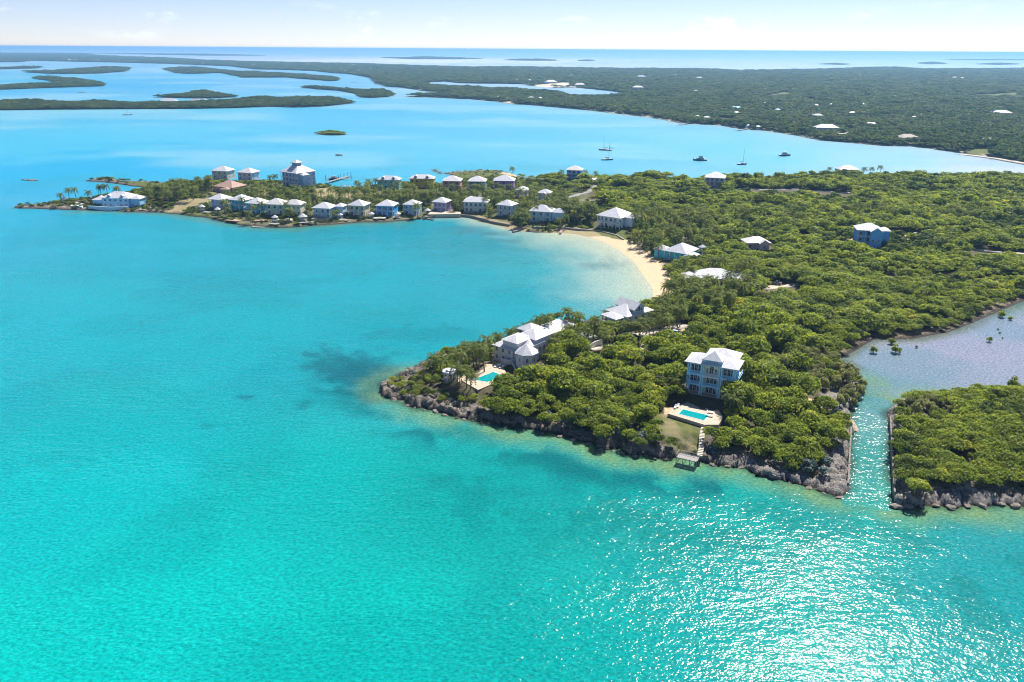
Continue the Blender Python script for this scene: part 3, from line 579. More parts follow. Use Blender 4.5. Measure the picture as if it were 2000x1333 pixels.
def trunkmesh(seed, h, r, lean=.1):
    g = random.Random(seed); m = MB(); top = (g.uniform(-lean, lean)*h, g.uniform(-lean, lean)*h, h)
    m.tube([(0, 0, -.8), (top[0]*.3, top[1]*.4, h*.5), top], [r*1.3, r, r*.6], 6)
    for i in range(3):
        a = g.uniform(0, 6.28); m.tube([(top[0]*.3, top[1]*.4, h*.5), (math.cos(a)*h*.3, math.sin(a)*h*.3, h*.8), (math.cos(a)*h*.55, math.sin(a)*h*.55, h*1.1)], [r*.6, r*.4, r*.15], 5)
    return m.mesh('trunk', BARK)
CN = [crown(10+i, 950, 3.2+.3*(i % 3), 5.0, .33, 9+i % 4, .62) for i in range(6)]
CY = [crown(30+i, 420, 2.2, 3.4, .36, 7, .7, LEAFY) for i in range(2)]
CS = [crown(40+i, 420, 1.9, 2.8, .30, 8, .8, LEAFS, base=.25) for i in range(2)]
CM = [crown(50+i, 330, 3.3, 5.0, .47, 9, .6) for i in range(5)]
CD = [crown(90+i, 900, 3.3, 5.0, .34, 10, .7, LEAFV) for i in range(3)]
CG = [crown(95+i, 700, 2.8, 4.0, .33, 12, .9, LEAF, base=.2) for i in range(3)]
CV = [crown(80+i, 330, 3.2, 5.0, .45, 8, .8, LEAFV, base=.25) for i in range(3)]
CF = [crown(60+i, 110, 3.6, 5.0, .95, 7, .5, LEAFD) for i in range(4)]
CC = [crown(70+i, 1500, 2.7, 7.0, .27, 16, 1.25, LEAFC, base=.22) for i in range(3)]
TR = [trunkmesh(i, 2.6, .17) for i in range(4)]; TC = [trunkmesh(9, 4.5, .14, .05)]
def frondmesh(seed, L=3.1, droop=1.0, up=.5):
    g = random.Random(seed); m = MB(); pts = []; k = 7
    for i in range(k+1):
        t = i/k; pts.append(Vector((L*(t*.98-.16*t*t*droop), 0, up*L*(t-.0)*.9-droop*L*.98*t*t)))
    for i in range(k):
        a, b = pts[i], pts[i+1]; t = (i+.5)/k; wd = L*.225*math.sin(math.pi*min(1, t*.86+.12))**.8
        for s in (-1, 1):
            sw = Vector((wd*.8, s*wd, -wd*.5*g.uniform(.5, 1.5)))
            m.quad([a, a*.35+b*.65, a*.5+b*.5+sw, a*.85+b*.15+sw*g.uniform(.8, 1.05)])
    m.tube([tuple(p) for p in pts[::2]], [.05, .04, .03, .02], 3)
    return m.mesh('frond', LEAFP)
FR = [frondmesh(1, 3.4, .8, 1.0), frondmesh(2, 3.5, 1.0, .62), frondmesh(3, 3.4, 1.1, .25), frondmesh(4, 3.0, 1.1, -.15)]
def frond_list(seed, n):
    g = random.Random(seed); out = []
    for i in range(n):
        out.append((min(3, int(4*i/n)), i*2.39996+g.uniform(-.25, .25), g.uniform(.85, 1.15)))
    return out
def palm_crown(seed, n=17):
    V = []; F = []; g = 0
    for k, a, s in frond_list(seed, n):
        me = FR[k]; co = np.empty(len(me.vertices)*3); me.vertices.foreach_get('co', co); co = co.reshape(-1, 3)*s
        c, sn = math.cos(a), math.sin(a); co = np.stack([co[:, 0]*c-co[:, 1]*sn, co[:, 0]*sn+co[:, 1]*c, co[:, 2]], 1)
        F += [tuple(g+i for i in p.vertices) for p in me.polygons]; V += co.tolist(); g += len(co)
    me = bpy.data.meshes.new('crown'); me.from_pydata(V, [], F); me.materials.append(LEAFP); me.update(); return me
PCR = [palm_crown(100+i) for i in range(5)]
def palm_trunk(seed):
    g = random.Random(seed); m = MB(); lx, ly = g.uniform(-.12, .12), g.uniform(-.12, .12)
    m.tube([(0, 0, -.1), (lx*.15, ly*.15, .25), (lx*.5, ly*.5, .6), (lx, ly, 1.0)], [.034, .022, .018, .016], 7)
    return m.mesh('trunk', PTRUNK), (lx, ly)
PTR = [palm_trunk(i) for i in range(5)]
OCC = []       # footprints kept free: (x, y, radius)
VIEW = []      # facade corridors kept low: (x, y, yaw, halfwidth, depth)

# ------------------------------------------------------------------ buildings
def hip(m, x0, x1, y0, y1, z, pitch=.5, over=.8, th=.22, mi=0):
    x0 -= over; x1 += over; y0 -= over; y1 += over; w_, d_ = x1-x0, y1-y0; h = min(w_, d_)/2*pitch
    if w_ >= d_: a, b = (x0+d_/2, (y0+y1)/2), (x1-d_/2, (y0+y1)/2)
    else: a, b = ((x0+x1)/2, y0+w_/2), ((x0+x1)/2, y1-w_/2)
    B = [(x0, y0, z), (x1, y0, z), (x1, y1, z), (x0, y1, z)]; T = [(p[0], p[1], z+th) for p in B]; A_ = (*a, z+th+h); B_ = (*b, z+th+h)
    for i in range(4): m.quad([B[i], B[(i+1) % 4], T[(i+1) % 4], T[i]], mi)
    m.quad(B[::-1], mi)
    if w_ >= d_: fs = [[T[0], T[1], B_, A_], [T[1], T[2], B_], [T[2], T[3], A_, B_], [T[3], T[0], A_]]
    else: fs = [[T[0], T[1], A_], [T[1], T[2], B_, A_], [T[2], T[3], B_], [T[3], T[0], A_, B_]]
    if abs(w_-d_) < .01: fs = [[T[0], T[1], A_], [T[1], T[2], A_], [T[2], T[3], A_], [T[3], T[0], A_]]
    for f in fs: m.quad(f, mi)
    return z+th+h
def gable(m, x0, x1, y0, y1, z, pitch=.6, over=.5, axis='y', th=.2, mi=0, wm=1):
    """ridge along axis; gable triangles in wall material wm"""
    if axis == 'y':
        h = (x1-x0)/2*pitch; xm = (x0+x1)/2
        for y in (y0, y1): 
            t = [(x0, y, z), (x1, y, z), (xm, y, z+h)]; m.quad(t if y == y0 else t[::-1], wm)
        o = over; e = o*pitch
        for s in (-1, 1):
            xe = (x0-o) if s < 0 else (x1+o)
            q = [(xe, y0-o, z-e), (xm, y0-o, z+h), (xm, y1+o, z+h), (xe, y1+o, z-e)]
            t = [(a, b, c+th) for a, b, c in q]
            m.quad(t if s > 0 else t[::-1], mi); m.quad(q[::-1] if s > 0 else q, mi)
            for i in range(4): m.quad([q[i], q[(i+1) % 4], t[(i+1) % 4], t[i]], mi)
    else:
        k = len(m.v); gable(m, y0, y1, x0, x1, z, pitch, over, 'y', th, mi, wm)
        m.v[k:] = [(b, a, c) for a, b, c in m.v[k:]]
        nf = [i for i, f in enumerate(m.f) if f[0] >= k]
        for i in nf: m.f[i] = m.f[i][::-1]
_WM = {}
def winmesh(wd, h, arch=False, big=False):
    key = (round(wd, 2), round(h, 2), arch)
    if key in _WM: return _WM[key]
    f = MB(); t = .09
    f.box(-wd/2-t, wd/2+t, -.07, .06, -t, 0); f.box(-wd/2-t, -wd/2, -.07, .06, 0, h); f.box(wd/2, wd/2+t, -.07, .06, 0, h); f.box(-wd/2-t, wd/2+t, -.07, .06, h, h+t)
    f.box(-.03, .03, -.05, .06, 0, h); f.box(-wd/2, -.03, -.05, .06, h*.52, h*.52+.05); f.box(.03, wd/2, -.05, .06, h*.52, h*.52+.05)
    g = MB(); g.box(-wd/2, wd/2, -.015, .05, 0, h)
    if arch:
        n = 10; r = wd/2; c = [(r*math.cos(math.pi*i/n), r*math.sin(math.pi*i/n)) for i in range(n+1)]
        for i in range(n):
            (ax, az_), (bx, bz) = c[i], c[i+1]; k = 1+t/r*1.3
            f.quad([(ax, -.06, h+t+az_), (bx, -.06, h+t+bz), (bx*k, -.06, h+t+bz*k), (ax*k, -.06, h+t+az_*k)]); g.quad([(0, -.02, h+t), (bx, -.02, h+t+bz), (ax, -.02, h+t+az_)])
    _WM[key] = (f.mesh('window', WHITE), g.mesh('pane', GLASS)); return _WM[key]
def window(root, x, y, z, rot, wd=1.1, h=1.5, arch=False, panes=True):
    f, g = winmesh(wd, h, arch); o = ob('window', f, root, (x, y, z), rot)
    ob('pane', g, o); return o
def railing(root, x0, y0, x1, y1, z, mat=None, h=.95, name='railing', gap=.22):
    m = MB(); L_ = math.hypot(x1-x0, y1-y0); a = math.atan2(y1-y0, x1-x0)
    m.box(0, L_, -.05, .05, h-.08, h); m.box(0, L_, -.03, .03, .1, .16); n = max(2, int(L_/gap)) if gap < .5 else max(2, int(L_/gap))
    for i in range(n+1): px = L_*i/n; m.box(px-.025, px+.025, -.025, .025, .16, h-.08)
    o = m.build(name, mat or WHITE, root); o.location = (x0, y0, z); o.rotation_euler = (0, 0, a); return o
def wallmat(col):
    mn_ = sum(col)/3; col = tuple(min(.9, max(.02, mn_+(c-mn_)*1.5)) for c in col)
    return pm('paint_%02d_%02d_%02d' % tuple(int(c*99) for c in col), col, .75, .07, .6)
ROOFS = [ROOF, roofmat('grey_white_roof', (.52, .53, .58)), roofmat('warm_white_roof', (.62, .60, .58)), ROOF]
def front_pos(px, py, z_above, base=4.0):
    g = base
    for _ in range(3):
        x_, y_ = P(px, py, g+z_above); g = max(1.2, gz(x_, y_))
    return x_, y_, g
def house(name, label, px, py, yaw, wd, dp, st, col, porch=2.2, ncol=4, pitch=.52, wings=(), nwin=3, over=.75, roof=None, trim=None, group=None, sh=3.0, levels=None, dormers=0, foot=None, side=2, gfar=None, cat='house', stilts=0):
    """px, py: where the middle of the front eave is seen. Local x right, y back."""
    eh = st*sh+stilts
    if gfar is None: x_, y_, g = front_pos(px, py, eh)
    else: x_, y_ = P(px, py, gfar+eh); g = gfar
    yw = R(yaw); roofm = roof or random.choice(ROOFS); wm = wallmat(col); tm = trim or WHITE
    root = empty(name, (x_, y_, g), yw, label, cat, group)
    OCC.append((x_-math.sin(yw)*dp/2, y_+math.cos(yw)*dp/2, math.hypot(wd, dp)/2+1.2)); VIEW.append((x_, y_, yw, wd/2+.5, max(15, math.hypot(x_, y_)/110*4.0)))
    w2 = wd/2
    m = MB(); m.box(-w2, w2, porch, dp, -2.5, eh); m.build('wall', wm, root)
    m = MB(); top = hip(m, -w2, w2, 0, dp, eh, pitch, over); rf = m.build('roof', roofm, root)
    for i in range(st):
        z0 = i*sh+stilts
        n = nwin
        for j in range(n):
            xx = -w2+wd*(j+.5)/n; door = (i == 0 and j == n//2)
            if door:
                dm = MB(); dm.box(-.6, .6, -.06, .05, 0, 2.1); o = dm.build('door', tm, root); o.location = (xx, porch-.02, z0+.05)
            else: window(root, xx, porch, z0+(.55 if porch else .9), 0, min(1.5, wd/n*.5), 1.75 if porch else 1.4)
        for j in range(side):
            yy = porch+(dp-porch)*(j+.5)/side
            window(root, w2, yy, z0+.9, math.pi/2, 1.0, 1.4); window(root, -w2, yy, z0+.9, -math.pi/2, 1.0, 1.4)
        if porch and i:
            b = MB(); b.box(-w2-.1, w2+.1, -.1, porch-.01, z0-.22, z0); bo = b.build('balcony', tm, root); rl = railing(bo, -w2, 0, w2, 0, z0, tm, gap=.5)
    if porch:
        b = MB(); b.box(-w2-.3, w2+.3, -.3, porch-.01, -2.4, .02); b.build('porch_floor', CONC, root)
        cm = MB(); cm.box(-.13, .13, -.13, .13, 0, eh); cme = cm.mesh('column', tm)
        for j in range(ncol): ob('column', cme, root, (-w2+.2+(wd-.4)*j/(ncol-1), .18, 0))
    for q in range(dormers):
        xx = -w2+wd*(q+.5)/dormers; dm = MB(); dm.box(xx-1, xx+1, .6, 3.4, eh-.1, eh+1.7, 1); gable(dm, xx-1, xx+1, .6, 4.0, eh+1.7, .8, .3); do = dm.build('dormer', [roofm, wm], rf); window(root, xx, .58, eh+.45, 0, .9, 1.1)
    for (x0, x1, y0, y1, ws, typ) in wings:
        e2 = ws*sh; c2 = wm
        m = MB(); m.box(x0, x1, y0, y1, -2.5, e2); m.build('wall', c2, root)
        m = MB()
        if typ == 'h': hip(m, x0, x1, y0, y1, e2, pitch, over*.8); m.build('roof', roofm, root)
        else: gable(m, x0, x1, y0, y1, e2, .7, .4, typ); m.build('roof', [roofm, c2], root)
        for i in range(int(ws)):
            k = max(1, int((x1-x0)/3))
            for j in range(k): window(root, x0+(x1-x0)*(j+.5)/k, y0, i*sh+.9, 0, 1.0, 1.4)
    return root
def gazebo(label, px, py, r=1.9, h=2.4, base=None, n=6, rot=.3, z=None):
    """px, py: seen middle of the eave"""
    if z is None: x_, y_, g = front_pos(px, py, h, 2.5)
    else: x_, y_ = P(px, py, z+h); g = z
    root = empty('gazebo', (x_, y_, g), rot, label, 'gazebo', 'gazebos along the village waterfront'); OCC.append((x_, y_, r+1)); VIEW.append((x_, y_, 0, r, 8))
    ring = lambda q: [(q*math.cos(2*math.pi*i/n), q*math.sin(2*math.pi*i/n)) for i in range(n)]
    m = MB(); m.prism(ring(r*1.1), -2.0, .05); m.build('base', DECKW, root)
    pm_ = MB(); pm_.box(-.09, .09, -.09, .09, 0, h); pme = pm_.mesh('post', WHITE)
    for a, b in ring(r*.9): ob('post', pme, root, (a, b, .05))
    m = MB(); E = ring(r*1.25)
    for i in range(n):
        a, b = E[i], E[(i+1) % n]; m.quad([(*a, h), (*b, h), (0, 0, h+r*.85)]); m.quad([(*b, h-.12), (*a, h-.12), (*a, h), (*b, h)][::-1])
    m.prism(E, h-.12, h-.02); m.build('roof', ROOF, root)
    for i in range(n):
        if i != n//2: 
            a, b = ring(r*.9)[i], ring(r*.9)[(i+1) % n]; railing(root, *a, *b, .05, gap=.5, h=.8)
    return root
def dock(label, pts, wd, z=1.1, name='dock', rails=False, mat=None, post=.09, cat='dock', drop=2.5, step=2.4, tall=0):
    """pts in plan metres, deck follows them"""
    root = empty(name, (*pts[0], z), 0, label, cat); ox, oy = pts[0]
    dk = MB(); ps = MB(); ps.tube([(0, 0, -drop-z), (0, 0, .25+tall)], post, 6); pme = ps.mesh('post', pm('dark_pile', (.13, .11, .10), .9, .3, 3) if not rails else DECKW)
    for (ax, ay), (bx, by) in zip(pts[:-1], pts[1:]):
        L_ = math.hypot(bx-ax, by-ay); a = math.atan2(by-ay, bx-ax); c, s = math.cos(a), math.sin(a); ax -= ox; ay -= oy
        n = int(L_/.22)
        for i in range(n+1):
            u = L_*i/n; q = [(u-.1, -wd/2), (u+.1, -wd/2), (u+.1, wd/2), (u-.1, wd/2)]; dk.prism([(ax+x*c-y*s, ay+x*s+y*c) for x, y in q], -.05, 0)
        for sgn in (-1, 1):
            q = [(0, sgn*wd*.42-.07), (L_, sgn*wd*.42-.07), (L_, sgn*wd*.42+.07), (0, sgn*wd*.42+.07)]; dk.prism([(ax+x*c-y*s, ay+x*s+y*c) for x, y in q], -.28, -.05)
            k = max(1, int(L_/step))
            for i in range(k+1): u = L_*i/k; ob('post', pme, root, (ax+u*c-sgn*(wd/2+.02)*s, ay+u*s+sgn*(wd/2+.02)*c, 0))
    dk.build('deck', mat or DECKW, root); return root
# ------------------------------------------------------------------ the tall blue house with the pool
BLUE = pm('blue_trim', (.44, .76, .94), .6, .06, .6); CREAM = wallmat((.66, .66, .54))
def arch(m, x0, x1, ztop, drop, rise, y0, y1, n=10, axis='x'):
    """spandrel above a segmental arch between two columns"""
    for i in range(n):
        a, b = i/n, (i+1)/n; za = ztop-drop-rise*(2*a-1)**2; zb = ztop-drop-rise*(2*b-1)**2; xa, xb = x0+(x1-x0)*a, x0+(x1-x0)*b
        f = lambda x, y, z: (x, y, z) if axis == 'x' else (y, x, z)
        q = [f(xa, y0, za), f(xb, y0, zb), f(xb, y0, ztop), f(xa, y0, ztop)]; p = [f(xa, y1, za), f(xb, y1, zb), f(xb, y1, ztop), f(xa, y1, ztop)]
        m.quad(q); m.quad(p[::-1]); m.quad([q[0], p[0], p[1], q[1]])
x0_, y0_, g_ = front_pos(1390, 718.6, 10.0, 5); YW = R(-26)
N3 = empty('tall_house', (x0_, y0_, g_), YW, 'tall three-storey blue and cream house with arched balconies above the small pool', 'house')
OCC.append((x0_-math.sin(YW)*7, y0_+math.cos(YW)*7, 10.5)); VIEW.append((x0_, y0_, YW, 7.5, 13))
m = MB(); m.box(-7.4, 7.4, 2.0, 8.0, -3, 10); m.box(-3.0, 6.0, 8.0, 14.5, -3, 9.97); m.build('wall', CREAM, N3)
m = MB(); m.box(-2.4, 2.4, .5, 2.0, 6.6, 11.4); m.build('tower_wall', CREAM, N3)
m = MB(); hip(m, -7.8, 7.8, 0, 8.0, 10.0, .42, .8); m.build('roof', ROOF, N3)
m = MB(); hip(m, -3.2, 6.2, 6.0, 14.6, 10.02, .46, .75); m.build('roof', ROOF, N3)
m = MB(); hip(m, -2.5, 2.5, .5, 5.5, 11.4, .66, .75); tr_ = m.build('tower_roof', ROOF, N3)
m = MB(); m.box(-2.9, 2.9, .2, .34, 10.86, 11.4); m.build('cornice', BLUE, N3)
for i in range(5):
    m = MB(); m.box(-.24, .24, -.03, .03, 0, .28); o = m.build('vent', GLASS, N3); o.location = (-1.6+.8*i, .16, 11.0)
bays = [(-7.6, -2.9), (-2.9, 2.9), (2.9, 7.6)]
cme = MB(); cme.box(-.2, .2, -.2, .2, 0, 10.0); cm_ = cme.mesh('column', BLUE)
for xx in (-7.55, -6.85, -3.25, -2.6, 2.6, 3.25, 6.85, 7.55): ob('column', cm_, N3, (xx, .22, 0))
for yy in (3.2, 6.6): ob('column', cm_, N3, (7.55, yy, 0)); ob('column', cm_, N3, (-7.55, yy, 0))
for lv in (1, 2):
    z0 = 3.3*lv; m = MB(); m.box(-7.8, 7.8, -.05, 1.99, z0-.3, z0); m.box(7.42, 8.6, 2.02, 8.0, z0-.28, z0-.01); b_ = m.build('balcony', BLUE, N3)
    for i, (a, b) in enumerate(bays): railing(b_, a+.3, .12, b-.3, .12, z0, WHITE if (lv == 2 and i == 1) else BLUE, .95)
    railing(b_, 8.5, .2, 8.5, 7.8, z0, BLUE, .95)
    m = MB()
    for a, b in bays: arch(m, a+.1, b-.1, z0-.3, .12, .75, .08, .34)
    arch(m, .4, 6.6, z0-.3, .12, .8, 7.4, 7.7, 10, 'y'); m.build('arch', BLUE, N3)
m = MB(); m.box(-2.6, 2.6, -.9, -.06, 6.32, 6.58); b_ = m.build('balcony', WHITE, N3); railing(b_, -2.5, -.8, 2.5, -.8, 6.6, WHITE)
for lv in range(3):
    for i, (a, b) in enumerate(bays):
        if lv == 2 and i == 1: continue
        for k in range(3): window(N3, (a+b)/2-1.15+1.15*k, 2.0, 3.3*lv+.25, 0, .85, 2.0)
    for yy in (3.6, 5.6, 7.2): window(N3, 7.4, yy, 3.3*lv+.4, math.pi/2, .8, 1.8)
    for yy in (9.6, 12.2): window(N3, 6.0, yy, 3.3*lv+.9, math.pi/2, 1.0, 1.4)
window(N3, 0, .5, 6.9, 0, 1.3, 2.2, True)
for s in (-1, 1): window(N3, s*1.35, .5, 6.9, 0, .6, 1.9)
m = MB(); m.box(-8.2, 8.2, -.6, 1.98, -3, .05); m.build('porch_floor', STONE, N3)
m = MB()
for i in range(9): m.box(8.7, 10.4, 3.0+.3*i, 3.3+.3*i, -2.6, .2*i+.4)
m.build('side_stairs', CONC, N3)

N3.scale = (1, 1, 1.07)
def poolmat():
    m, t, b = newmat('pool_water'); N = t.nodes.new; K = t.links.new; geo = N('ShaderNodeNewGeometry'); n = N('ShaderNodeTexNoise'); n.inputs['Scale'].default_value = 1.4; n.inputs['Detail'].default_value = 3
    K(geo.outputs['Position'], n.inputs['Vector']); mx = N('ShaderNodeMixRGB'); mx.inputs[1].default_value = (.0, .20, .22, 1); mx.inputs[2].default_value = (.01, .34, .35, 1); K(n.outputs['Fac'], mx.inputs[0]); K(mx.outputs[0], b.inputs['Base Color'])
    bp = N('ShaderNodeBump'); bp.inputs['Strength'].default_value = .25; bp.inputs['Distance'].default_value = .1; K(n.outputs['Fac'], bp.inputs['Height']); K(bp.outputs[0], b.inputs['Normal']); b.inputs['Roughness'].default_value = .05; b.inputs['IOR'].default_value = 1.33; return m
POOLW = poolmat()
def pool(label, deckpx, poolpx, zt, low=2.5, cope=.35, deckm=None):
    dk = PL(deckpx, zt); pw = PL(poolpx, zt); cx = sum(p[0] for p in pw)/len(pw); cy_ = sum(p[1] for p in pw)/len(pw)
    root = empty('swimming_pool', (cx, cy_, zt), 0, label, 'pool'); rel = lambda q: [(a-cx, b-cy_) for a, b in q]
    def ccw(q): return q if sum(a[0]*b[1]-b[0]*a[1] for a, b in zip(q, q[1:]+q[:1])) > 0 else q[::-1]
    D, W = ccw(rel(dk)), ccw(rel(pw))
    m = MB(); m.prism(D, -low, 0); m.build('terrace', deckm or STONE, root)
    big = [(a*1.0+(cope*a/ max(.1, math.hypot(a, b))), b+cope*b/max(.1, math.hypot(a, b))) for a, b in W]
    m = MB(); m.prism(big, .004, .06); m.build('coping', WHITE, root)
    m = MB(); m.prism(W, .03, .075); m.build('water', POOLW, root)
    OCC.append((cx, cy_, max(math.hypot(a, b) for a, b in D)+.5)); return root
zt = 4.75
pool('rectangular turquoise pool in front of the tall blue house', [(1304,808),(1322,793),(1350,784),(1402,797),(1412,815),(1404,830),(1376,830)], [(1334,800),(1384,812),(1375,822),(1326,809)], zt, 4)
def slab(name, label, px, zt, th, mat, cat, low=None):
    q = PL(px, zt); cx = sum(a for a, _ in q)/len(q); cy_ = sum(b for _, b in q)/len(q); q = [(a-cx, b-cy_) for a, b in q]
    if sum(a[0]*b[1]-b[0]*a[1] for a, b in zip(q, q[1:]+q[:1])) < 0: q = q[::-1]
    m = MB(); m.prism(q, -th, 0); o = m.build(name, mat); o.location = (cx, cy_, zt); return tag(o, label, cat)
slab('overflow_ledge', 'white overflow ledge along the front of the blue house pool', [(1324,811),(1374,825),(1373,829),(1323,815)], zt-1.0, 2.5, WHITE, 'ledge')
def lounger(px, py, z, rz, label):
    x_, y_ = P(px, py, z); r_ = empty('sun_lounger', (x_, y_, z), rz, label, 'lounger', 'sun loungers beside the pools')
    m = MB(); m.box(-.35, .35, -.2, 1.2, .3, .42); m.build('seat', WHITE, r_); m = MB(); m.quad([(-.35, 1.2, .34), (.35, 1.2, .34), (.35, 1.85, .85), (-.35, 1.85, .85)]); m.quad([(-.35, 1.85, .77), (.35, 1.85, .77), (.35, 1.2, .26), (-.35, 1.2, .26)]); m.build('backrest', WHITE, r_)
    for a in (-.28, .28):
        for b in (-.1, 1.1): m = MB(); m.box(-.04, .04, -.04, .04, 0, .3); o = m.build('leg', WHITE, r_); o.location = (a, b, 0)
for i, (a, b) in enumerate([(1318,799),(1323,797),(1392,808),(1391,815)]):
    lounger(a, b, zt+.01, -.4 if i < 2 else 1.2, ['white lounger at the outer corner of the small pool terrace', 'white lounger next to the outer corner one on the small pool terrace', 'white lounger at the house side of the small pool', 'white lounger at the stair end of the small pool'][i])
# stepping stairs down to the landing stage
ST = empty('shore_stairs', (*P(1374,836,zt-.6), zt-.6), 0, 'pale wooden steps leading down from the pool to the landing stage', 'stairs')
p0 = P(1374,836,zt-.6); pp = [P(1374,836,zt-.6), P(1371,852,zt-1), P(1370,874,3.0), P(1366,893,2.4)]; zs = [zt-.6, zt-1.0, 3.1, 2.5]
for k in range(3):
    (ax, ay), (bx, by) = pp[k], pp[k+1]; n = max(2, int(math.hypot(bx-ax, by-ay)/.75)); an = math.atan2(by-ay, bx-ax)
    for i in range(n):
        t = i/n; m = MB(); m.box(-.28, .28, -.75, .75, -.35, 0); o = m.build('step', pm('pale_plank', (.60, .54, .45), .85, .2, 2), ST); o.location = (ax+(bx-ax)*t-p0[0], ay+(by-ay)*t-p0[1], zs[k]+(zs[k+1]-zs[k])*t-zs[0]); o.rotation_euler = (0, 0, an)
for a, b in pp: OCC.append((a, b, 1.6))
for t in (.3, .6): OCC.append((pp[1][0]*(1-t)+pp[2][0]*t, pp[1][1]*(1-t)+pp[2][1]*t, 1.8)); OCC.append((pp[2][0]*(1-t)+pp[3][0]*t, pp[2][1]*(1-t)+pp[3][1]*t, 1.8))
pa, pb = P(1324,889,2.3), P(1363,898,2.3)
dk_ = dock('grey wooden landing stage on posts below the tall blue house', [pa, pb], 2.9, 2.3, 'landing_stage', True, DECKW, .1, drop=1.5, step=1.9)
an = math.atan2(pb[1]-pa[1], pb[0]-pa[0]); L_ = math.hypot(pb[0]-pa[0], pb[1]-pa[1])
c_, s_ = math.cos(an), math.sin(an); q = lambda u, v: (u*c_-v*s_, u*s_+v*c_)
railing(dk_, *q(0, 1.42), *q(L_, 1.42), 0, DECKW, 1.0, gap=1.3); railing(dk_, *q(0, -1.42), *q(0, 1.42), 0, DECKW, 1.0, gap=1.3)
OCC.append(((pa[0]+pb[0])/2, (pa[1]+pb[1])/2, 4))

# ------------------------------------------------------------------ long white villa on the point
LAV = wallmat((.66, .64, .66)); x0_, y0_, g_ = front_pos(1028, 688, 5.8, 5)
va, vb = P(992,668,g_+8), P(1086,640,g_+6); VY = math.atan2(vb[1]-va[1], vb[0]-va[0])
N2 = empty('white_villa', (x0_, y0_, g_), VY, 'long white villa with many hipped roofs and an octagonal tower on the point', 'house')
def loc(px, py, z):
    a, b = P(px, py, g_+z); a -= x0_; b -= y0_; c, s = math.cos(-VY), math.sin(-VY); return (a*c-b*s, a*s+b*c)
def blk(px, py, z, w_, d_, pitch=.5, over=.6, win=True, wallm=None):
    cx, cy_ = loc(px, py, z); m = MB(); m.box(cx-w_/2, cx+w_/2, cy_-d_/2, cy_+d_/2, -3, z); m.build('wall', wallm or LAV, N2)
    m = MB(); hip(m, cx-w_/2, cx+w_/2, cy_-d_/2, cy_+d_/2, z, pitch, over); m.build('roof', ROOF, N2)
    wx, wy = x0_+cx*math.cos(VY)-cy_*math.sin(VY), y0_+cx*math.sin(VY)+cy_*math.cos(VY); OCC.append((wx, wy, math.hypot(w_, d_)/2+.5))
    if win:
        for zz in np.arange(.9, z-1.6, 3.0):
            for k in range(max(1, int(w_/3))): window(N2, cx-w_/2+w_*(k+.5)/max(1, int(w_/3)), cy_-d_/2, zz, 0, .9, 1.5)
            for k in range(max(1, int(d_/3))): window(N2, cx+w_/2, cy_-d_/2+d_*(k+.5)/max(1, int(d_/3)), zz, math.pi/2, .9, 1.5); window(N2, cx-w_/2, cy_-d_/2+d_*(k+.5)/max(1, int(d_/3)), zz, -math.pi/2, .9, 1.5)
blk(1002,672,5.6, 11, 9.0, .42); blk(1011,662,8.3, 8.5, 6.5, .45); blk(1046,653,8.5, 10, 8.0, .5); blk(1036,642,8.6, 6.5, 6.5, .55); blk(1078,641,5.2, 17, 8.5, .5); blk(1031,668,6.9, 8, 8, .5)
n8_ = 8; ring = [(4.5*math.cos(R(22.5+45*i)), 4.5*math.sin(R(22.5+45*i))) for i in range(8)]
m = MB(); m.prism([(a*.88, b*.88) for a, b in ring], -3, 5.8); m.build('tower_wall', LAV, N2)
m = MB(); m.prism(ring, 5.8, 5.98)
for i in range(8): m.quad([(*ring[i], 5.98), (*ring[(i+1) % 8], 5.98), (0, 0, 8.9)])
m.build('tower_roof', ROOF, N2)
for i in range(8):
    an = R(45*i); 
    if math.sin(an) < .5: window(N2, 3.66*math.cos(an), 3.66*math.sin(an), 3.0, an+math.pi/2, .8, 1.5)
OCC.append((x0_, y0_, 5.4)); VIEW.append((x0_, y0_, R(-20), 8, 13)); VIEW.append((*P(985,712,5), R(-30), 5, 9))
# curved terrace wall and stair
cx, cy_ = loc(995,702,1.5); m = MB()
pts = [(cx+3.2*math.cos(R(150+i*14)), cy_+3.2*math.sin(R(150+i*14))) for i in range(12)]
for a, b in zip(pts[:-1], pts[1:]): m.quad([(*a, -3), (*b, -3), (*b, 2.6), (*a, 2.6)]); m.quad([(b[0]*.97+cx*.03, b[1]*.97+cy_*.03, -3), (a[0]*.97+cx*.03, a[1]*.97+cy_*.03, -3), (a[0]*.97+cx*.03, a[1]*.97+cy_*.03, 2.6), (b[0]*.97+cx*.03, b[1]*.97+cy_*.03, 2.6)]); m.quad([(*a, 2.6), (*b, 2.6), (b[0]*.97+cx*.03, b[1]*.97+cy_*.03, 2.6), (a[0]*.97+cx*.03, a[1]*.97+cy_*.03, 2.6)])
m.prism([(cx+3.1*math.cos(R(30*i)), cy_+3.1*math.sin(R(30*i))) for i in range(12)], -3, 1.7); m.build('terrace', LAV, N2)
sx0, sy0 = loc(1003,706,1.5); sx1, sy1 = loc(1014,730,-.5); m = MB(); an = math.atan2(sy1-sy0, sx1-sx0); Ls = math.hypot(sx1-sx0, sy1-sy0)
for i in range(12): m.box(Ls*i/12, Ls*(i+1)/12, -.8, .8, -3, 1.7-.17*(i+1))
for s in (-1, 1): m.quad([(0, s*.9, -1), (Ls, s*.9, -3), (Ls, s*.9, .6), (0, s*.9, 2.5)]); m.quad([(0, s*1.02, 2.5), (Ls, s*1.02, .6), (Ls, s*1.02, -3), (0, s*1.02, -1)]); m.quad([(0, s*.9, 2.5), (Ls, s*.9, .6), (Ls, s*1.02, .6), (0, s*1.02, 2.5)])
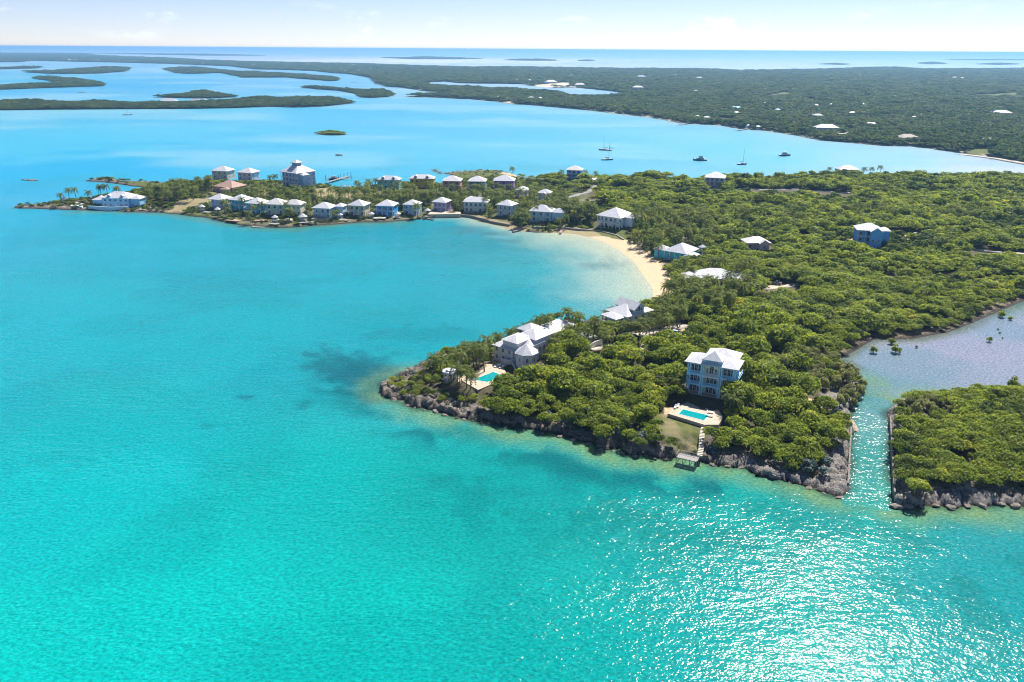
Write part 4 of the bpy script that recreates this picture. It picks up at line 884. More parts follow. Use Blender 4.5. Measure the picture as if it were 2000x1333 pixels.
o = m.build('stairs', LAV, N2); o.location = (sx0, sy0, 0); o.rotation_euler = (0, 0, an); OCC.append((*P(1012,725,5), 2.2))
pz = 4.45
pool('green-blue pool on the sandy terrace beside the white villa', [(900,743),(934,762),(992,737),(984,719),(958,713)], [(926,742),(963,727),(983,734),(952,747)], pz, 3, .25)
for i, (a, b) in enumerate([(966,718),(971,717),(976,720)]): lounger(a, b, pz+.01, -.8, ['white lounger first in the row by the white villa pool', 'middle white lounger of the row by the white villa pool', 'last white lounger of the row by the white villa pool'][i])
def pavilion(name, label, px, py, r, h, n, flat, cat, mat=None, rot=0, z=None):
    x_, y_, g = front_pos(px, py, h, 4); g = z if z is not None else g
    root = empty(name, (x_, y_, g), rot, label, cat); OCC.append((x_, y_, r+1)); VIEW.append((x_, y_, 0, r+.5, 11))
    ring = lambda q: [(q*math.cos(2*math.pi*(i+.5)/n), q*math.sin(2*math.pi*(i+.5)/n)) for i in range(n)]
    m = MB(); m.prism(ring(r*1.05), -2, .1); m.build('base', STONE, root); c = MB(); c.tube([(0, 0, 0), (0, 0, h)], [.2, .16], 8); ce = c.mesh('column', WHITE)
    for a, b in ring(r*.88): ob('column', ce, root, (a, b, .1))
    m = MB(); m.prism(ring(r*1.1), h, h+.35); 
    if not flat:
        E = ring(r*1.2); m.prism(E, h+.35, h+.45)
        for i in range(n): m.quad([(*E[i], h+.45), (*E[(i+1) % n], h+.45), (0, 0, h+.45+r*.7)])
    else: m.prism(ring(r*.6), h+.35, h+.75)
    m.build('roof', ROOF, root); return root
pavilion('garden_pavilion', 'round white columned garden pavilion near the rocky point', 879, 726, 2.5, 2.8, 8, True, 'pavilion')
dock('white L-shaped jetty reaching out beside the rocky point', [P(893,697,1.6), P(864,689,1.6), P(883,680,1.6)], 2.4, 1.6, 'jetty', False, WHITE, .1, cat='jetty')

# ------------------------------------------------------------------ white house with the big arched gable window
x0_, y0_, g_ = front_pos(1249, 613, 6.0, 5); YW = R(38); PALEB = wallmat((.62, .70, .76)); 
N1 = empty('gabled_house', (x0_, y0_, g_), YW, 'white house with a raised gable and arched window at the end of the beach', 'house')
OCC.append((x0_-math.sin(YW)*5.5, y0_+math.cos(YW)*5.5, 9)); VIEW.append((x0_, y0_, YW, 7, 9)); OCC.append((*P(1190,632,5), 5)); VIEW.append((*P(1232,628,5), 0, 13, 15))
m = MB(); m.box(-7.2, 7.2, 0, 11, -3, 6); m.build('wall', PALEB, N1); m = MB(); hip(m, -7.2, 7.2, 0, 11, 6, .5, .8); m.build('roof', ROOF, N1)
m = MB(); m.box(-2.8, 2.8, .3, 10.6, 6, 8.4); m.build('gable_wall', PALEB, N1); m = MB(); gable(m, -2.8, 2.8, .3, 10.6, 8.4, .72, .7, 'y'); m.build('gable_roof', [ROOF, PALEB], N1)
window(N1, 0, .3, 7.15, 0, 1.2, 1.1, True); window(N1, -1.4, .3, 7.2, 0, .75, 1.0); window(N1, 1.4, .3, 7.2, 0, .75, 1.0)
for zz in (.9, 3.8):
    for xx in (-5.4, -2.0, 2.0, 5.4): window(N1, xx, 0, zz, 0, 1.0, 1.4)
    for yy in (2.5, 6, 9): window(N1, -7.2, yy, zz, -math.pi/2, 1.0, 1.4)
m = MB(); hip(m, -12.4, -7.3, 1.0, 9.0, 5.6, .4, .5); m.build('porch_roof', ROOF, N1); c = MB(); c.box(-.14, .14, -.14, .14, -2, 5.6); ce = c.mesh('column', WHITE)
for a, b in ((-12.2, 1.2), (-12.2, 5), (-12.2, 8.8), (-9.7, 1.2), (-7.6, 1.2)): ob('column', ce, N1, (a, b, 0))
m = MB(); m.box(-12.4, -7.21, 1.0, 9.0, 2.7, 2.95); b_ = m.build('balcony', WHITE, N1); railing(b_, -12.3, 1.1, -7.3, 1.1, 2.95); railing(b_, -12.3, 1.1, -12.3, 8.9, 2.95)
m = MB(); m.box(-12.5, -7.21, .9, 9.1, -3, .1); m.build('porch_floor', STONE, N1)
house('garden_store', 'small white-roofed outbuilding in front of the gabled beach house', 1202, 640, 12, 4.5, 3.5, 1, (.62, .56, .46), 0, 2, .35, nwin=1, side=0, sh=2.6, cat='outbuilding')
house('guest_cottage', 'low tan cottage with pale flat-pitched roof behind the garden wall', 1145, 660, 20, 7, 5, 1, (.66, .56, .46), 0, 2, .25, nwin=2, side=1, sh=2.6, cat='cottage')
def wallrun(name, label, pl, h, th, mat, cat, base=None):
    p0 = pl[0]; g0 = base if base is not None else gz(*p0); o_ = MB()
    for (ax, ay), (bx, by) in zip(pl[:-1], pl[1:]):
        L_ = math.hypot(bx-ax, by-ay); a = math.atan2(by-ay, bx-ax); n = max(1, int(L_/2.5))
        for i in range(n):
            u0, u1 = L_*i/n, L_*(i+1)/n; hz = h+.05*math.sin(i*2.1); c, s = math.cos(a), math.sin(a); ox, oy = ax-p0[0], ay-p0[1]
            o_.prism([(ox+u*c-v*s, oy+u*s+v*c) for u, v in ((u0, -th/2), (u1-.01, -th/2), (u1-.01, th/2), (u0, th/2))], -3.5, hz)
    o = o_.build(name, mat); o.location = (*p0, g0); return tag(o, label, cat)
wallrun('garden_wall', 'white garden wall beside the low tan cottage', PL([(1150,680),(1163,672),(1176,668)], 6), 2.2, .4, WHITE, 'wall')
wallrun('garden_wall', 'low pale wall along the shaded drive of the gabled beach house', PL([(1256,650),(1280,642),(1302,634)], 5), 1.0, .35, CONC, 'wall')
STW = pm('cut_stone', (.24, .21, .185), .9, .25, 1.2, .5, 3)
wallrun('channel_wall', 'straight stone wall on the island side of the boat channel', [P(1737,826), P(1739,860), P(1741,905), P(1745,976)], 2.3, .45, STW, 'wall', 0)
wallrun('channel_wall', 'straight stone wall on the headland side of the boat channel', [P(1661,846), P(1658,900), P(1655,955)], 1.9, .45, STW, 'wall', 0)
# tilted slab fallen from the bank
m = MB(); m.box(-1.2, 1.2, -2.6, 2.6, -.25, .25); o = m.build('fallen_slab', pm('tan_rock', (.50, .40, .30), .9, .3, 1, .6), None); o.location = (*P(1667,832,.8), .8); o.rotation_euler = (R(24), R(20), R(15)); tag(o, 'tilted tan slab leaning into the boat channel', 'rock')

# ------------------------------------------------------------------ village and other houses
HS = [
 ('villa', 'white and blue villa with seawall on the far tip of the village', 224, 386, -6, 20, 13, 2, (.42,.62,.80), dict(porch=0, nwin=5, wings=[(-18,-10.1,1,10,1.4,'h'),(10.1,17,2,11,1.8,'h')], dormers=2, sh=3.1)),
 ('waterfront_house', 'lavender-white house, leftmost of the waterfront row', 419, 386.5, -24, 12, 11, 2, (.66,.66,.76), dict(sh=3.4, wings=[])),
 ('waterfront_house', 'turquoise house beside the lavender-white one on the waterfront', 461, 391.5, -22, 11.5, 11, 2, (.18,.50,.60), dict(sh=3.4, wings=[(-8,-5.8,1,6,1,'h')])),
 ('waterfront_house', 'sky-blue house between the turquoise house and the double cream house', 493, 397, -20, 11.5, 11, 2, (.28,.56,.74), dict(sh=3.4, wings=[(-8,-5.8,1,6,1,'h')])),
 ('waterfront_house', 'long cream double house with two white hipped roofs', 533, 399, -10, 12.5, 11, 2, (.70,.68,.56), dict(sh=3.5, wings=[(6.3,18.5,2,11,2,'h')])),
 ('waterfront_house', 'pale blue house with columned double porch behind the dark plunge pool', 626, 400, -12, 12, 11, 2, (.55,.66,.78), dict(sh=3.6, ncol=5, wings=[(6.1,12,8,15,2,'h')])),
 ('waterfront_house', 'cream house with white porch and slatted upper windows', 694, 398.6, -14, 11.3, 11.2, 2, (.70,.64,.50), dict(sh=3.5)),
 ('waterfront_house', 'bright azure house with small side awnings', 750.5, 398.6, -10, 11.8, 11.5, 2, (.08,.40,.70), dict(sh=3.5, wings=[(-8.4,-6,3,7,1,'h')])),
 ('waterfront_house', 'small powder-blue house with pinkish roof light', 800, 397, -16, 9.6, 9.6, 2, (.50,.62,.74), dict(sh=3.5)),
 ('waterfront_house', 'lilac house with white balcony behind the seawall', 857, 392.7, -20, 9.8, 9.8, 2, (.50,.40,.66), dict(sh=3.6)),
 ('waterfront_house', 'wide pale mint house with long ridge behind the seawall', 928, 393, -8, 16.5, 9.5, 2, (.62,.74,.70), dict(sh=3.6, ncol=6, nwin=5, wings=[(-8.2,-1,4,12,2.15,'h')])),
 ('waterfront_house', 'pale grey-blue house among palms above the small beach', 984, 400, -28, 10.8, 10, 2, (.60,.68,.76), dict(sh=3.6)),
 ('waterfront_house', 'white-roofed house half hidden by palms above the sea wall', 1055, 411, -15, 14, 12, 2, (.50,.66,.76), dict(sh=3.4, wings=[(7.2,15,3,11,1.8,'h')])),
 ('waterfront_house', 'large white house with columned verandas above the green lawn', 1189, 419.5, -38, 17, 17, 2, (.70,.76,.80), dict(sh=3.7, porch=3, ncol=7, nwin=5, side=4, wings=[(8.6,14,6,16,1.9,'h')])),
 ('inland_house', 'pink-beige house with white hipped roof behind the terracotta roof', 428, 334.5, -14, 15, 12, 2, (.66,.52,.44), dict(porch=0, sh=3.2)),
 ('inland_house', 'white house with white hipped roof next to the pink-beige one', 477, 337.5, -18, 14, 12, 2, (.70,.70,.72), dict(porch=0, sh=3.2)),
 ('terracotta_house', 'large pink house with spreading terracotta tiled roof', 436, 366, -25, 18, 15, 1, (.66,.50,.44), dict(porch=0, sh=4.2, pitch=.5, roof='T', wings=[(-13,-9.1,3,12,.8,'h'),(2,8,-5,-.1,.8,'h')])),
 ('mansion', 'three-storey grey-blue mansion with a cupola on its white roof', 563, 337.5, -36, 20, 19, 3, (.42,.56,.70), dict(porch=1.6, ncol=5, nwin=5, side=4, sh=3.7, pitch=.62, wings=[(10.1,14,3,9,2.6,'h')])),
 ('dormer_house', 'turquoise house with two dormers behind the waterfront row', 758, 352, -6, 17, 9, 2, (.36,.66,.64), dict(porch=0, dormers=2, nwin=4, sh=3.5)),
 ('dormer_house', 'mustard yellow house with two dormers behind the waterfront row', 823, 350, -4, 19, 9, 2, (.58,.42,.06), dict(porch=0, dormers=2, nwin=5, sh=3.5)),
 ('inland_house', 'brick-red and white house right of the mustard yellow one', 881, 355, -5, 14, 12, 2, (.56,.30,.26), dict(sh=3.3)),
 ('inland_house', 'dark teal house between the brick-red and the violet houses', 931, 355, -4, 13, 12, 2, (.12,.34,.44), dict(sh=3.3)),
 ('inland_house', 'violet house with broad white hipped roof', 984, 354, -4, 16, 13, 2, (.42,.24,.60), dict(sh=3.3, ncol=6)),
 ('cottage', 'white cottage with crossed gables just right of the violet house', 1019, 372, -12, 8.5, 8, 2, (.70,.70,.70), dict(porch=0, sh=2.8, nwin=2, wings=[(-2,2,-2.5,-.1,1.8,'y')])),
 ('cottage', 'white cottage with crossed gables deep among the palms', 1063, 378, -12, 8.5, 8, 2, (.70,.70,.70), dict(porch=0, sh=2.8, nwin=2, wings=[(-2,2,-2.5,-.1,1.8,'y')])),
 ('hill_house', 'bright blue house with palms on the rise above the bay', 1121, 333, -12, 12.5, 11, 3, (.20,.46,.74), dict(sh=3.1, wings=[(6.4,10.5,-1,5,1.8,'h')])),
 ('bare_house', 'grey three-storey house standing alone near the bay shore', 1396, 348, -18, 15, 14, 3, (.56,.56,.62), dict(sh=3.1, ncol=5, nwin=4, side=3)),
 ('bayside_house', 'low white-roofed house with tall palms on the bay shore', 1660, 332, 4, 18, 11, 2, (.40,.44,.52), dict(sh=2.8, ncol=5, nwin=4)),
 ('porch_house', 'tall sky-blue house with gabled porch alone in the right-hand forest', 1700, 451, -12, 13, 11, 3, (.26,.48,.72), dict(sh=3.5, ncol=4, wings=[(0,6.3,-2.5,-.1,2.95,'y'),(6.6,11,2,9,2.9,'h')])),
 ('bungalow', 'pinkish bungalow with white gabled roof at the forest edge', 1482, 475, 6, 13, 9, 1, (.66,.56,.54), dict(sh=3.6, porch=1.5, ncol=3, pitch=.5, wings=[(0,5.5,-2.2,-.1,1,'y')])),
 ('beach_house', 'turquoise beach house with layered white roofs behind the palms', 1318, 493, -38, 13, 15, 1, (.20,.56,.60), dict(sh=4.4, porch=2, ncol=5, wings=[(-14,-6.6,3,9,.85,'h'),(6.6,11,-3,7,.8,'h')])),
 ('sprawling_house', 'sprawling low white house with several roofs above the beach end', 1398, 545, -8, 17, 12, 1, (.68,.68,.70), dict(sh=4.2, porch=2, ncol=6, nwin=5, wings=[(-15,-8.6,2,10,.8,'h'),(8.6,16,3,11,.8,'h')])),
]
TERRA = pm('terracotta_tile', (.46, .30, .24), .8, .15, 1.2, .4, 5)
HO = {}
for nm, lb, px, py, yw, wd, dp, st, col, kw in HS:
    if kw.get('roof') == 'T': kw['roof'] = TERRA
    HO[lb] = house(nm, lb, px, py, yw, wd, dp, st, col, cat='house', group='houses of the village', **kw)
# cupola of the mansion
mr = HO['three-storey grey-blue mansion with a cupola on its white roof']; m = MB(); m.box(-2.6, 2.6, 6.5, 11.7, 15.0, 18.2); m.build('cupola_wall', wallmat((.30,.38,.46)), mr); m = MB(); hip(m, -2.6, 2.6, 6.5, 11.7, 18.2, .6, .9); m.build('cupola_roof', ROOF, mr)
# small tower beside the turquoise beach house, carport by the blue hill house
pavilion('lookout_tower', 'little white pyramid-roofed tower beside the turquoise beach house', 1372, 484, 1.9, 4.8, 4, False, 'tower', rot=.4)
def carport(label, px, py, rz):
    x_, y_, g = front_pos(px, py, 3.2, 5); r_ = empty('carport', (x_, y_, g), rz, label, 'carport'); OCC.append((x_, y_+3, 6)); VIEW.append((x_, y_, rz, 4, 14))
    m = MB(); m.box(-4, 4, 5.6, 6.2, -1, 3.2); m.box(-4, -3.6, 1, 5.59, -1, 1.2); m.build('wall', WHITE, r_); m = MB(); gable(m, -4, 4, 0, 6.2, 3.2, .4, .4, 'x'); m.build('roof', [ROOF, WHITE], r_)
    c = MB(); c.box(-.2, .2, -.2, .2, -1, 3.2); ce = c.mesh('column', WHITE)
    for a in (-3.7, -1.2, 1.2, 3.7): ob('column', ce, r_, (a, .3, 0))
carport('open white carport below the bright blue hill house', 1166, 352, R(-12))
GZ = [(125,387,'gazebo on the bare rocky tip beyond the villa'),(394,404,'gazebo at the water left of the lavender-white house'),(424.5,409,'gazebo on its own jetty below the lavender-white house'),(536.5,424.5,'gazebo on the dock in front of the long cream double house'),(591,423,'wide gazebo right of the long cream double house'),(663,418,'gazebo below the palms left of the cream porch house'),(725,418,'gazebo between the cream porch house and the azure house'),(776.5,418,'gazebo just right of the bright azure house'),(835,411,'gazebo at the left end of the seawall')]
for i, (a, b, l) in enumerate(GZ): gazebo('white '+l, a, b, 2.6 if i == 4 else 1.9, 2.5, z=2.0 if i in (1, 2, 3, 4) else None)

# ------------------------------------------------------------------ village docks, walls
D_ = lambda *q, z=1.2: [P(a, b, z) for a, b in q]
dock('long grey pier with tall piles on the bay side of the village', D_((640,356),(682,344)), 3, 1.3, 'pier', cat='pier', drop=2, step=6, tall=3)
dock('outer cross dock at the end of the village bay pier', D_((636,349),(686,349)), 1.6, 1.2, 'pier', cat='pier', drop=2, step=8, tall=3)
dock('lower grey dock on the bay side behind the palms', D_((668,362),(700,366)), 2.6, 1.2, 'pier', cat='pier', drop=2, step=6, tall=1.5)
dock('wide pale deck dock below the sandy drive near the tip', D_((254,408),(287,409)), 4.5, 1.3, cat='dock', mat=STONE)
dock('second narrow deck beside the wide pale one near the tip', D_((290,405.5),(314,406)), 2.5, 1.3, cat='dock', mat=STONE)
dock('grey dock under the small gazebo left of the row', D_((398,416),(412,417)), 3.5, 2.0)
dock('white floating dock below the long cream house', D_((492,441),(516,442)), 2.2, .5)
dock('timber dock under the gazebo of the long cream house', D_((526,439),(545,440)), 3, 2.1)
dock('long grey timber dock below the wide gazebo', D_((575,438),(613,436)), 3, 2.1)
dock('small dock below the gazebo left of the cream porch house', D_((662,431),(680,431)), 2.6, 1.9)
dock('pale bathing deck in front of the azure house', D_((730,428),(753,428)), 4.5, 2.0, mat=CONC)
dock('brown sun deck on the rocks below the turquoise house', D_((447,431),(468,433)), 5, 1.8, mat=pm('brown_deck', (.46,.33,.22), .85, .2, 1))
dock('dark red terrace deck below the sky-blue house', D_((496,433),(525,433)), 5, 2.0, mat=pm('red_deck', (.34,.22,.19), .85, .2, 1))
SEAW = pm('seawall_stone', (.30, .26, .22), .9, .3, 1, .5, 3)
wallrun('seawall', 'dark seawall below the lilac and mint houses', D_((826,427),(850,423),(890,420),(920,423),(960,434),(995,441), z=1), 1.2, .8, SEAW, 'wall', .6)
wallrun('groyne', 'short dark groyne at the left end of the seawall', D_((826,427),(846,431), z=0), .8, 1.2, SEAW, 'groyne', 0)
wallrun('groyne', 'dark groyne dividing the small beach from the main beach', D_((1002,455),(1020,450),(1042,445), z=0), 1.0, 1.4, SEAW, 'groyne', 0)
wallrun('seawall', 'grey curved seawall below the lawn of the large white house', D_((1042,446),(1090,446),(1130,450),(1170,453),(1205,462),(1218,470), z=1), 1.0, .8, pm('grey_stone', (.40,.37,.34), .9, .3, 1, .5, 3), 'wall', 1)
wallrun('groyne', 'short rubble groyne on the sand below the palms', D_((1094,458),(1101,449), z=0), 1.2, 1.6, pm('tan_rock', (.5, .4, .3)), 'groyne', 0)
wallrun('seawall', 'white seawall in front of the villa on the tip', D_((172,404.5),(200,406),(216,407),(250,406), z=2), 2.2, .6, pm('white_wall_paint', (.66,.74,.82), .6, .05), 'wall', .6)
slab('terrace', 'sunny pale terrace with a dark plunge pool below the pale blue house', [(608,428),(640,427),(643,422),(612,421)], 2.6, 2.5, STONE, 'terrace')
slab('plunge_pool', 'dark narrow plunge pool on the terrace of the pale blue house', [(617,426.3),(633,426),(634,424),(618,424)], 2.66, .06, GLASS, 'pool')
slab('terrace', 'sunny pale terrace below the long cream double house', [(540,430),(571,431),(572,423),(548,422)], 2.6, 2.5, STONE, 'terrace')
slab('terrace', 'pale pool terrace left of the villa on the tip', [(137,402),(160,404),(168,394),(146,393)], 2.2, 2.2, WHITE, 'terrace')
slab('terrace', 'pale terrace behind the lilac house', [(835,419),(900,418),(900,414),(842,413)], 2.6, 2.5, STONE, 'terrace')

# ------------------------------------------------------------------ far houses
FH = [(1440,212,26,'big house with a bright blue roof on the far shore slope',(.6,.62,.6),(.12,.42,.72)),(1440,221,18,'white-roofed house just below the bright blue roof',(.62,.6,.55),None),(1364,228,12,'smaller of the two white houses by the far pier',(.6,.5,.4),None),(1380,230,17,'larger white house by the far pier',(.5,.42,.34),None),
(1521,215,12,'small blue-roofed house on the far slope',(.5,.6,.7),(.2,.38,.62)),(1617,250,36,'long lavender building near the far shore',(.50,.48,.62),(.62,.6,.7)),(1702,243,30,'large white house in the trees above the far shore',(.68,.68,.72),None),(1960,221,36,'long house with a lavender roof at the right of the far land',(.6,.6,.62),(.55,.52,.68)),(1933,275,22,'grey-roofed house beside the green field on the far shore',(.5,.5,.5),(.5,.5,.5)),(1778,269,30,'brown-roofed house near the shore road',(.42,.36,.32),(.34,.27,.23)),
(1599,226,20,'grey-roofed house above the long lavender building',(.5,.5,.52),(.45,.45,.52)),(1078,160,42,'long grey shed at the far inlet',(.5,.5,.55),(.45,.48,.6)),(1134,166,42,'brown shed at the far inlet',(.4,.34,.34),(.36,.32,.36)),(1247,171,34,'lavender-roofed building beyond the far inlet',(.6,.6,.62),(.52,.52,.62)),(1252,150,38,'blue-grey pitched building on the far ridge',(.4,.45,.55),(.4,.45,.58)),
(327,198,42,'long grey-roofed boathouse on the long island',(.5,.5,.55),(.45,.47,.52)),(379,197,30,'dark shed with grey roof on the long island',(.2,.2,.24),(.42,.42,.5)),(398,195,14,'small white building on the long island',(.7,.68,.64),None)]
SM = [(1493,202,16),(1359,178,22),(1365,152,36),(1593,206,18),(1625,205,14),(1688,204,18),(1666,221,20),(1772,216,12),(1700,185,16),(1568,185,12),(1523,237,14),(1786,229,8),(1482,248,9),(1464,246,8),(1036,191,20),(972,190,14),(989,192,13),(1056,192,18),(1012,156,20),(1035,157,18),(1167,159,22),(1194,171,16),(1116,148,30),(665,136,28),(650,132,30),(560,128,30),(700,138,26),(675,138,24),(745,140,26),(135,117,46),(146,117,40),(191,118,44),(212,121,36),(232,121,30),(354,123,36),(375,125,36),(396,124,36),(494,127,40),(540,122,40),(600,126,40),(690,127,30),(725,135,30),(1865,152,34),(1880,153,30),(1320,147,20),(740,128,26)]
FREE = []
def farhouse(px, py, wd, lb, col, rc, grp):
    wd *= .85 if rc else .58
    h = 3.6 if wd < 24 else 5 
    x_, y_ = P(px, py, 9); r_ = math.hypot(x_, y_)
    dd = sdist([x_], [y_], FAR)[0]; g = float(H_far(np.array([x_]), np.array([y_]), dd)[0]) if px > 420 or py < 180 else 1.5
    g = max(1.0, g); x_, y_ = P(px, py, g+h)
    root = empty('far_house', (x_, y_, g), R((px*7) % 50-25), lb, 'house', grp); d_ = max(7, wd*.5)
    m = MB(); m.box(-wd/2, wd/2, 0, d_, -3, h); m.build('wall', wallmat(col), root)
    m = MB(); hip(m, -wd/2, wd/2, 0, d_, h, .5, 1.0); m.build('roof', ROOF if rc is None else pm('roof_%02d_%02d_%02d' % tuple(int(c*99) for c in rc), rc, .6, .1, .3), root)
    k = max(2, int(wd/5))
    for j in range(k): window(root, -wd/2+wd*(j+.5)/k, 0, 1.2, 0, 1.6, 1.8)
    FREE.append((x_, y_, wd*.62+3, d_)); return root
for px, py, wd, lb, col, rc in FH: farhouse(px, py, wd, lb, col, rc, 'houses scattered on the far shores')
for px, py, wd in SM: farhouse(px, py, wd, 'tiny white-roofed house among the trees of the far mainland' if py > 140 else 'tiny pale house dotted along the most distant shores', (.66,.64,.62), None, 'small houses of the far mainland' if py > 140 else 'tiny houses on the most distant shores')
dock('far timber pier on tall piles below the white houses', D_((1326,243),(1352,239), z=2), 3, 2, 'pier', cat='pier', drop=2, step=6)
dock('low dark dock on the far shore right of the tall pier', D_((1438,255),(1462,251), z=1), 4, 1, 'pier', cat='pier', drop=2, step=10)

# ------------------------------------------------------------------ boats
HULLD = pm('dark_hull', (.03, .07, .10), .35, .1, 1, spec=.5); HULLT = pm('teal_hull', (.04, .22, .24), .35, .1, 1, spec=.5); HULLW = pm('white_hull', (.72, .72, .72), .3, .05, 1, spec=.5); ALU = pm('mast_alloy', (.22, .22, .23), .4, .1, 1, metal=.3)
def hullmesh(L_, B_, Hh, mats, tr=.75):
    m = MB(); n = 10; sec = []
    for i in range(n+1):
        t = i/n; w_ = B_/2*(1-max(0, (t-.35)/.65)**2.2)*(tr+(1-tr)*min(1, t/.3)); sh_ = Hh*(1+.35*t*t); x = -L_/2+L_*t
        sec.append([(x, -w_, sh_), (x, -w_*.85, sh_*.35), (x, -w_*.5, -.35), (x, 0, -.45), (x, w_*.5, -.35), (x, w_*.85, sh_*.35), (x, w_, sh_)])
    for a, b in zip(sec[:-1], sec[1:]):
        for j in range(6): m.quad([a[j], a[j+1], b[j+1], b[j]][::-1])
        m.quad([a[0], a[6], (b[6]), b[0]][::-1], 1)
    m.quad(sec[0]); return m
def sailboat(label, px, py, L_, mast, rz, hm, masts=1, mizzen=.6):
    r_ = empty('sailing_boat', (*P(px, py), 0), rz, label, 'sailboat', 'boats at anchor in the bay'); hullmesh(L_, L_*.28, 1.2, 0).build('hull', [hm, HULLW], r_)
    m = MB(); m.prism([(-L_*.1, -.9), (L_*.2, -.6), (L_*.2, .6), (-L_*.1, .9)], 1.2, 1.9); m.build('cabin', HULLW, r_)
    for k in range(masts):
        x = L_*.12-k*L_*.45; h = mast*(1 if k == 0 else mizzen); m = MB(); m.tube([(x, 0, 1), (x, 0, h)], [.17, .1], 6); mo = m.build('mast', ALU, r_)
        m = MB(); m.tube([(x, 0, 2.6), (x-L_*.36, 0, 2.7)], .14, 6); m.build('boom', ALU, mo); m = MB(); m.tube([(x-.2, 0, 2.9), (x-L_*.34, 0, 2.95)], .22, 6); m.build('furled_sail', pm('sail_cover', (.08,.12,.2)), mo)
        m = MB(); m.tube([(x, 0, h), (L_*.5 if k == 0 else x-L_*.1, 0, 1.6)], .025, 3); m.tube([(x, 0, h), (x-.4, L_*.13, 1.3)], .025, 3); m.tube([(x, 0, h), (x-.4, -L_*.13, 1.3)], .025, 3); m.build('rigging', ALU, r_)
    return r_
sailboat('two-masted dark sailing boat, farther of the pair in the bay', 1182, 294, 15, 17, R(170), HULLD, 2)
sailboat('teal-hulled sailing boat just in front of the two-masted one', 1186, 313, 13, 14, R(12), HULLT)
sailboat('dark single-masted sailing boat between the two motor boats', 1449, 322, 10, 15.5, R(5), HULLD)
def motorboat(label, px, py, L_, rz, hm, fly=True):
    r_ = empty('motor_boat', (*P(px, py), 0), rz, label, 'motorboat', 'boats at anchor in the bay'); hullmesh(L_, L_*.3, 1.6, 0, .9).build('hull', [hm, HULLW], r_)
    m = MB(); m.prism([(-L_*.3, -L_*.11), (L_*.16, -L_*.11), (L_*.27, -L_*.05), (L_*.27, L_*.05), (L_*.16, L_*.11), (-L_*.3, L_*.11)], 1.6, 3.3); cb = m.build('cabin', HULLW, r_)
    for s in (-1, 1): m = MB(); m.box(-L_*.26, L_*.14, s*L_*.112-.02, s*L_*.112+.02, 2.3, 3.0); m.build('window', GLASS, cb)
    if fly:
        m = MB(); m.box(-L_*.2, L_*.08, -L_*.09, L_*.09, 3.3, 4.3); m.build('wheelhouse', HULLT if hm is HULLT else HULLW, r_); m = MB(); m.box(-L_*.24, L_*.1, -L_*.11, L_*.11, 4.9, 5.05); m.build('canopy', HULLT if hm is HULLT else HULLW, r_)
        for a in (-L_*.2, L_*.06):
            for b in (-L_*.08, L_*.08): m = MB(); m.tube([(a, b, 4.2), (a, b, 4.9)], .06, 5); m.build('canopy_post', ALU, r_)
    m = MB(); m.tube([(-L_*.1, 0, 4.2), (-L_*.14, 0, 7.2)], [.07, .03], 5); m.build('antenna', ALU, r_); return r_
motorboat('teal and white motor boat anchored in mid bay', 1367, 314, 14.5, R(172), HULLT)
motorboat('white motor boat with dark blue hull, nearest the far shore', 1533, 305, 13.5, R(12), HULLD)
def catamaran(label, px, py, L_, rz):
    r_ = empty('catamaran', (*P(px, py), 0), rz, label, 'catamaran', 'boats at anchor in the bay')
    for s in (-1, 1): o = hullmesh(L_, L_*.12, 1.4, 0).build('hull', [HULLW, HULLW], r_); o.location = (0, s*L_*.22, 0)
    m = MB(); m.box(-L_*.3, L_*.2, -L_*.27, L_*.27, 1.2, 1.5); m.prism([(-L_*.25, -L_*.2), (L_*.1, -L_*.18), (L_*.1, L_*.18), (-L_*.25, L_*.2)], 1.5, 2.9); m.build('cabin', HULLW, r_)
    m = MB(); m.tube([(L_*.05, 0, 2), (L_*.05, 0, 16)], .12, 6); m.build('mast', ALU, r_)
catamaran('white catamaran anchored off the long island', 249, 225, 15, R(20))
motorboat('tiny dark motor boat at the village bay pier', 652, 351.5, 9, R(20), HULLD, False)

